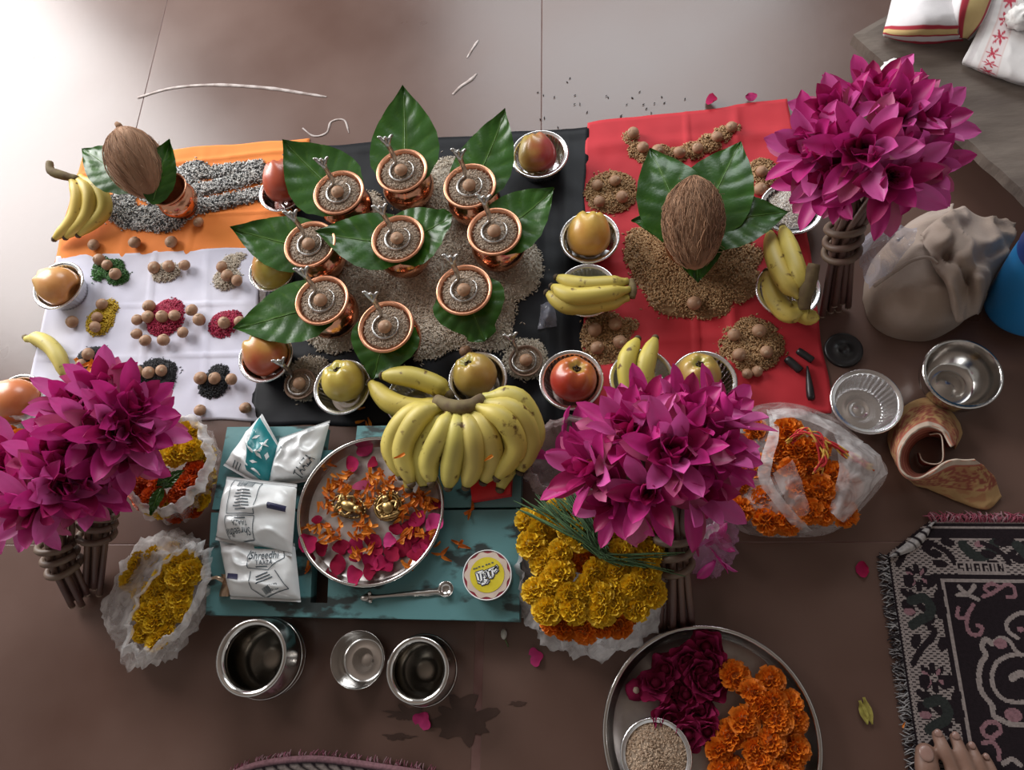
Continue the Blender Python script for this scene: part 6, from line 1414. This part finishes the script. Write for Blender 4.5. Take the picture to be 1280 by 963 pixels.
def woven_mat():
    O, X, Y, cs, NX, NY, g = mat_pattern(); o = thing('woven_mat', 'black woven mat with cream floral pattern and the word SHAGUN, under a foot', 'mat', O)
    cut = 22; m = MB()
    hz = lambda x, y: .004 + .0008 * nz(x * 14, y * 14)
    for j in range(NY):
        for i in range(NX):
            if (i - 5) / 40 + j / 30 < 1: continue
            if i < 3: continue
            p = O + X * (i * cs) + Y * (j * cs); q = []
            for (a, b) in ((0, 0), (1, 0), (1, 1), (0, 1)):
                w = X * ((i + a) * cs) + Y * ((j + b) * cs); q.append(Vector((w.x, w.y, hz(w.x, w.y))))
            m.add(q, [(3, 2, 1, 0)], g[j][i])
    m.build('pile', MT['wool'], o, smooth=False)
    k = MB(); q = [X * (3 * cs) + Y * (33 * cs), X * (48 * cs), X * (NX * cs), X * (NX * cs) + Y * (NY * cs), X * (3 * cs) + Y * (NY * cs)]
    n = len(q); k.add([Vector((a.x, a.y, .0005)) for a in q] + [Vector((a.x, a.y, .0034)) for a in q], [tuple(range(n))] + [(i, (i + 1) % n, n + (i + 1) % n, n + i) for i in range(n)], DK); k.build('backing', MT['wool'], o, smooth=False)
    random.seed(4); f = MB()
    for j in range(33, NY, 1):                            # left fringe, black and white
        b = X * (4 * cs) + Y * ((j + rnd(0, 1)) * cs) + Vector((0, 0, .004)); L = rnd(.010, .016); a = rnd(-.9, .9); d = (-X + Y * a).normalized()
        for _ in range(2):
            c = random.choice([DK, DK, (.34, .33, .33), (.20, .19, .19)]); a2 = rnd(-.5, .5)
            f.tube(spline([b, b + d * L * .5 + Vector((0, 0, rnd(0, .003))), b + (d + Y * a2).normalized() * L + Vector((0, 0, -.0025))], 5), [.0007] * 5 + [.0003], 4, False, col=c)
    tag(f.build('side_fringe', MT['thread'], o), 'black and white side fringe', None, None, 'stuff'); f = MB()
    for i in range(48, NX, 1):
        b = X * ((i + rnd(0, 1)) * cs) + Y * (1 * cs) + Vector((0, 0, .004)); L = rnd(.008, .016); d = (-Y + X * rnd(-.9, .9)).normalized()
        for _ in range(2):
            c = random.choice([(.26, .04, .075), (.32, .08, .12), (.36, .20, .23)])
            f.tube(spline([b, b + d * L * .6 + Vector((0, 0, rnd(.001, .005))), b + (d + X * rnd(-1, 1)).normalized() * L + Vector((0, 0, -.0015))], 5), [.0008] * 5 + [.0004], 4, False, col=c)
    tag(f.build('top_fringe', MT['thread'], o), 'pink top fringe', None, None, 'stuff')
    c = MB(); A, B = X * (3 * cs) + Y * (35 * cs), X * (50 * cs); t = (B - A).normalized(); nrm = X * .55 + Y * .6     # turned-over corner
    c.grid(lambda u, v: A.lerp(B, u) + nrm * (v * .016 * math.sin(PI * min(.93, max(.07, u))) ) + Vector((0, 0, .0045 + .006 * math.sin(PI * min(1, v * 1.0)))), 40, 8, lambda u, v: (.42, .39, .38) if (int(u * 22) % 3 or .2 < u < .45) else DK)
    c.build('turned_corner', MT['wool'], o)
woven_mat()
def second_mat():
    edge = [(285, 975), (300, 963), (325, 953), (360, 947), (400, 945), (440, 949), (480, 955), (520, 961), (560, 968)]
    pth = spline([P(x, y, 0) for x, y in edge], 60); c0 = P(420, 960, 0); m = MB(); Yd = Vector((0, -.30, 0))
    def cf(u, v):
        d = v * .30
        if d < .006: return PK
        if d < .010: return DK
        if d < .030: return LT if (int(u * 120) + int(d / .003)) % 3 else DK
        return DK
    def fn(u, v):
        p = pth[int(round(u * 60))]; q = p + Yd * v; q.z = .006 + .004 * math.exp(-((v - .02) / .03) ** 2); return q - c0
    m.grid(fn, 60, 90, cf); o = m.build('woven_mat', MT['wool'], loc=c0, smooth=False); tag(o, 'black and cream woven mat with pink edge in front of the steel pots', 'mat')
    s = o.modifiers.new('thickness', 'SOLIDIFY'); s.thickness = .005; s.offset = -1
    random.seed(8); f = MB()
    for i in range(150):
        p = pth[int(rnd(2, 58))] + Vector((rnd(-.003, .003), 0, .006)) - c0; d = Vector((rnd(-.6, .6), 1, 0)).normalized(); L = rnd(.004, .009)
        f.tube(spline([p, p + d * L * .5 + Vector((0, 0, .002)), p + d * L + Vector((0, 0, -.003))], 4), [.0006] * 5, 4, False, col=random.choice([(.30, .10, .15), (.36, .22, .25), (.2, .05, .08)]))
    tag(f.build('fringe', MT['thread'], o), 'pink edge fringe', None, None, 'stuff')
second_mat()

# ================================================================== the bare foot on the mat
def foot():
    zb = .0048; c0 = P(1200, 1000, 0); m = MB(); q = lambda x, y, z: P(x, y, zb + z) - c0
    def limb(pts, rad, flat=.85): 
        pth = spline(pts, 16); m.tube(pth, [interp([(i / (len(rad) - 1), r) for i, r in enumerate(rad)], k / 16) for k in range(17)], 14, True, flat=flat)
        for p, r in ((pth[0], rad[0]), (pth[-1], rad[-1])): m.sphere(p, r, 14, 9, sc=(1, 1, flat))
    limb([q(1157, 942, .0125), q(1159, 960, .015), q(1164, 990, .018), q(1175, 1025, .022)], [.0118, .0138, .0125, .018])
    limb([q(1172, 920, .0085), q(1179, 936, .017), q(1190, 962, .018), q(1200, 1005, .022)], [.0070, .0082, .0078, .016])
    limb([q(1194, 923, .0080), q(1201, 940, .016), q(1212, 966, .018), q(1218, 1005, .022)], [.0068, .0078, .0076, .016])
    limb([q(1214, 935, .0075), q(1221, 951, .014), q(1230, 972, .016), q(1235, 1008, .020)], [.0064, .0074, .0072, .016])
    limb([q(1232, 949, .0070), q(1239, 964, .012), q(1245, 982, .014), q(1250, 1012, .018)], [.0060, .0070, .0070, .015])
    def sect(x, y, hw, hh, z): return q(x, y, z), hw, hh
    S = [sect(1200, 985, .030, .012, .014), sect(1205, 1000, .042, .0165, .0175), sect(1210, 1030, .043, .021, .022), sect(1216, 1070, .037, .028, .028), sect(1222, 1110, .032, .034, .034), sect(1228, 1150, .031, .036, .036), sect(1233, 1190, .030, .030, .030), sect(1236, 1212, .017, .018, .020)]
    V = []; n = 20; d = (S[-1][0] - S[0][0]); d.z = 0; d.normalize(); s = Vector((-d.y, d.x, 0))
    for c, hw, hh in S:
        for j in range(n):
            a = 2 * PI * j / n; V.append(c + s * hw * math.cos(a) + Vector((0, 0, hh * math.sin(a))))
    k = len(S); m.add(V, [(i * n + j, i * n + (j + 1) % n, (i + 1) * n + (j + 1) % n, (i + 1) * n + j) for i in range(k - 1) for j in range(n)] + [tuple(range(n))[::-1], tuple((k - 1) * n + j for j in range(n))])
    a0 = q(1229, 1155, .035); m.tube(spline([a0, a0 + Vector((0, -.004, .05)), a0 + Vector((0, -.012, .14)), a0 + Vector((.0, -.02, .28))], 14), [.033, .032, .031, .030, .031, .033, .036, .039, .042, .045, .047, .049, .050, .051, .051], 20)
    for s_ in (-1, 1): m.sphere(a0 + Vector((s_ * .027, 0, .035)), .012, 12, 8)
    raw = m.build('raw', MT['skin']); r = raw.modifiers.new('r', 'REMESH'); r.mode = 'VOXEL'; r.voxel_size = .0019
    sm = raw.modifiers.new('s', 'SMOOTH'); sm.factor = .5; sm.iterations = 5
    bpy.context.view_layer.update(); me = bpy.data.meshes.new_from_object(raw.evaluated_get(bpy.context.evaluated_depsgraph_get())); me.name = 'person'
    bpy.data.objects.remove(raw); me.polygons.foreach_set('use_smooth', [True] * len(me.polygons))
    if not me.materials: me.materials.append(MT['skin'])
    o = link('person', me, loc=c0); tag(o, 'bare right foot of a person standing on the black woven mat', 'person')
    for (x, y, z, w, l, dx) in [(1158, 942, .0235, .0082, .0095, .05), (1173, 917, .0155, .0046, .005, .25), (1195, 920, .0150, .0044, .005, .3), (1215, 932, .0140, .004, .0045, .3), (1233, 946, .013, .0036, .004, .3)]:
        nm = MB(); nm.sphere((0, 0, 0), 1, 14, 8, sc=(w, l, .0022)); nm.build('toenail', MT['nail'], o, mat4=Matrix.Translation(q(x, y, z - zb * 0)) @ Matrix.Rotation(dx, 4, 'Z') @ Matrix.Rotation(-.25, 4, 'X'))
foot()
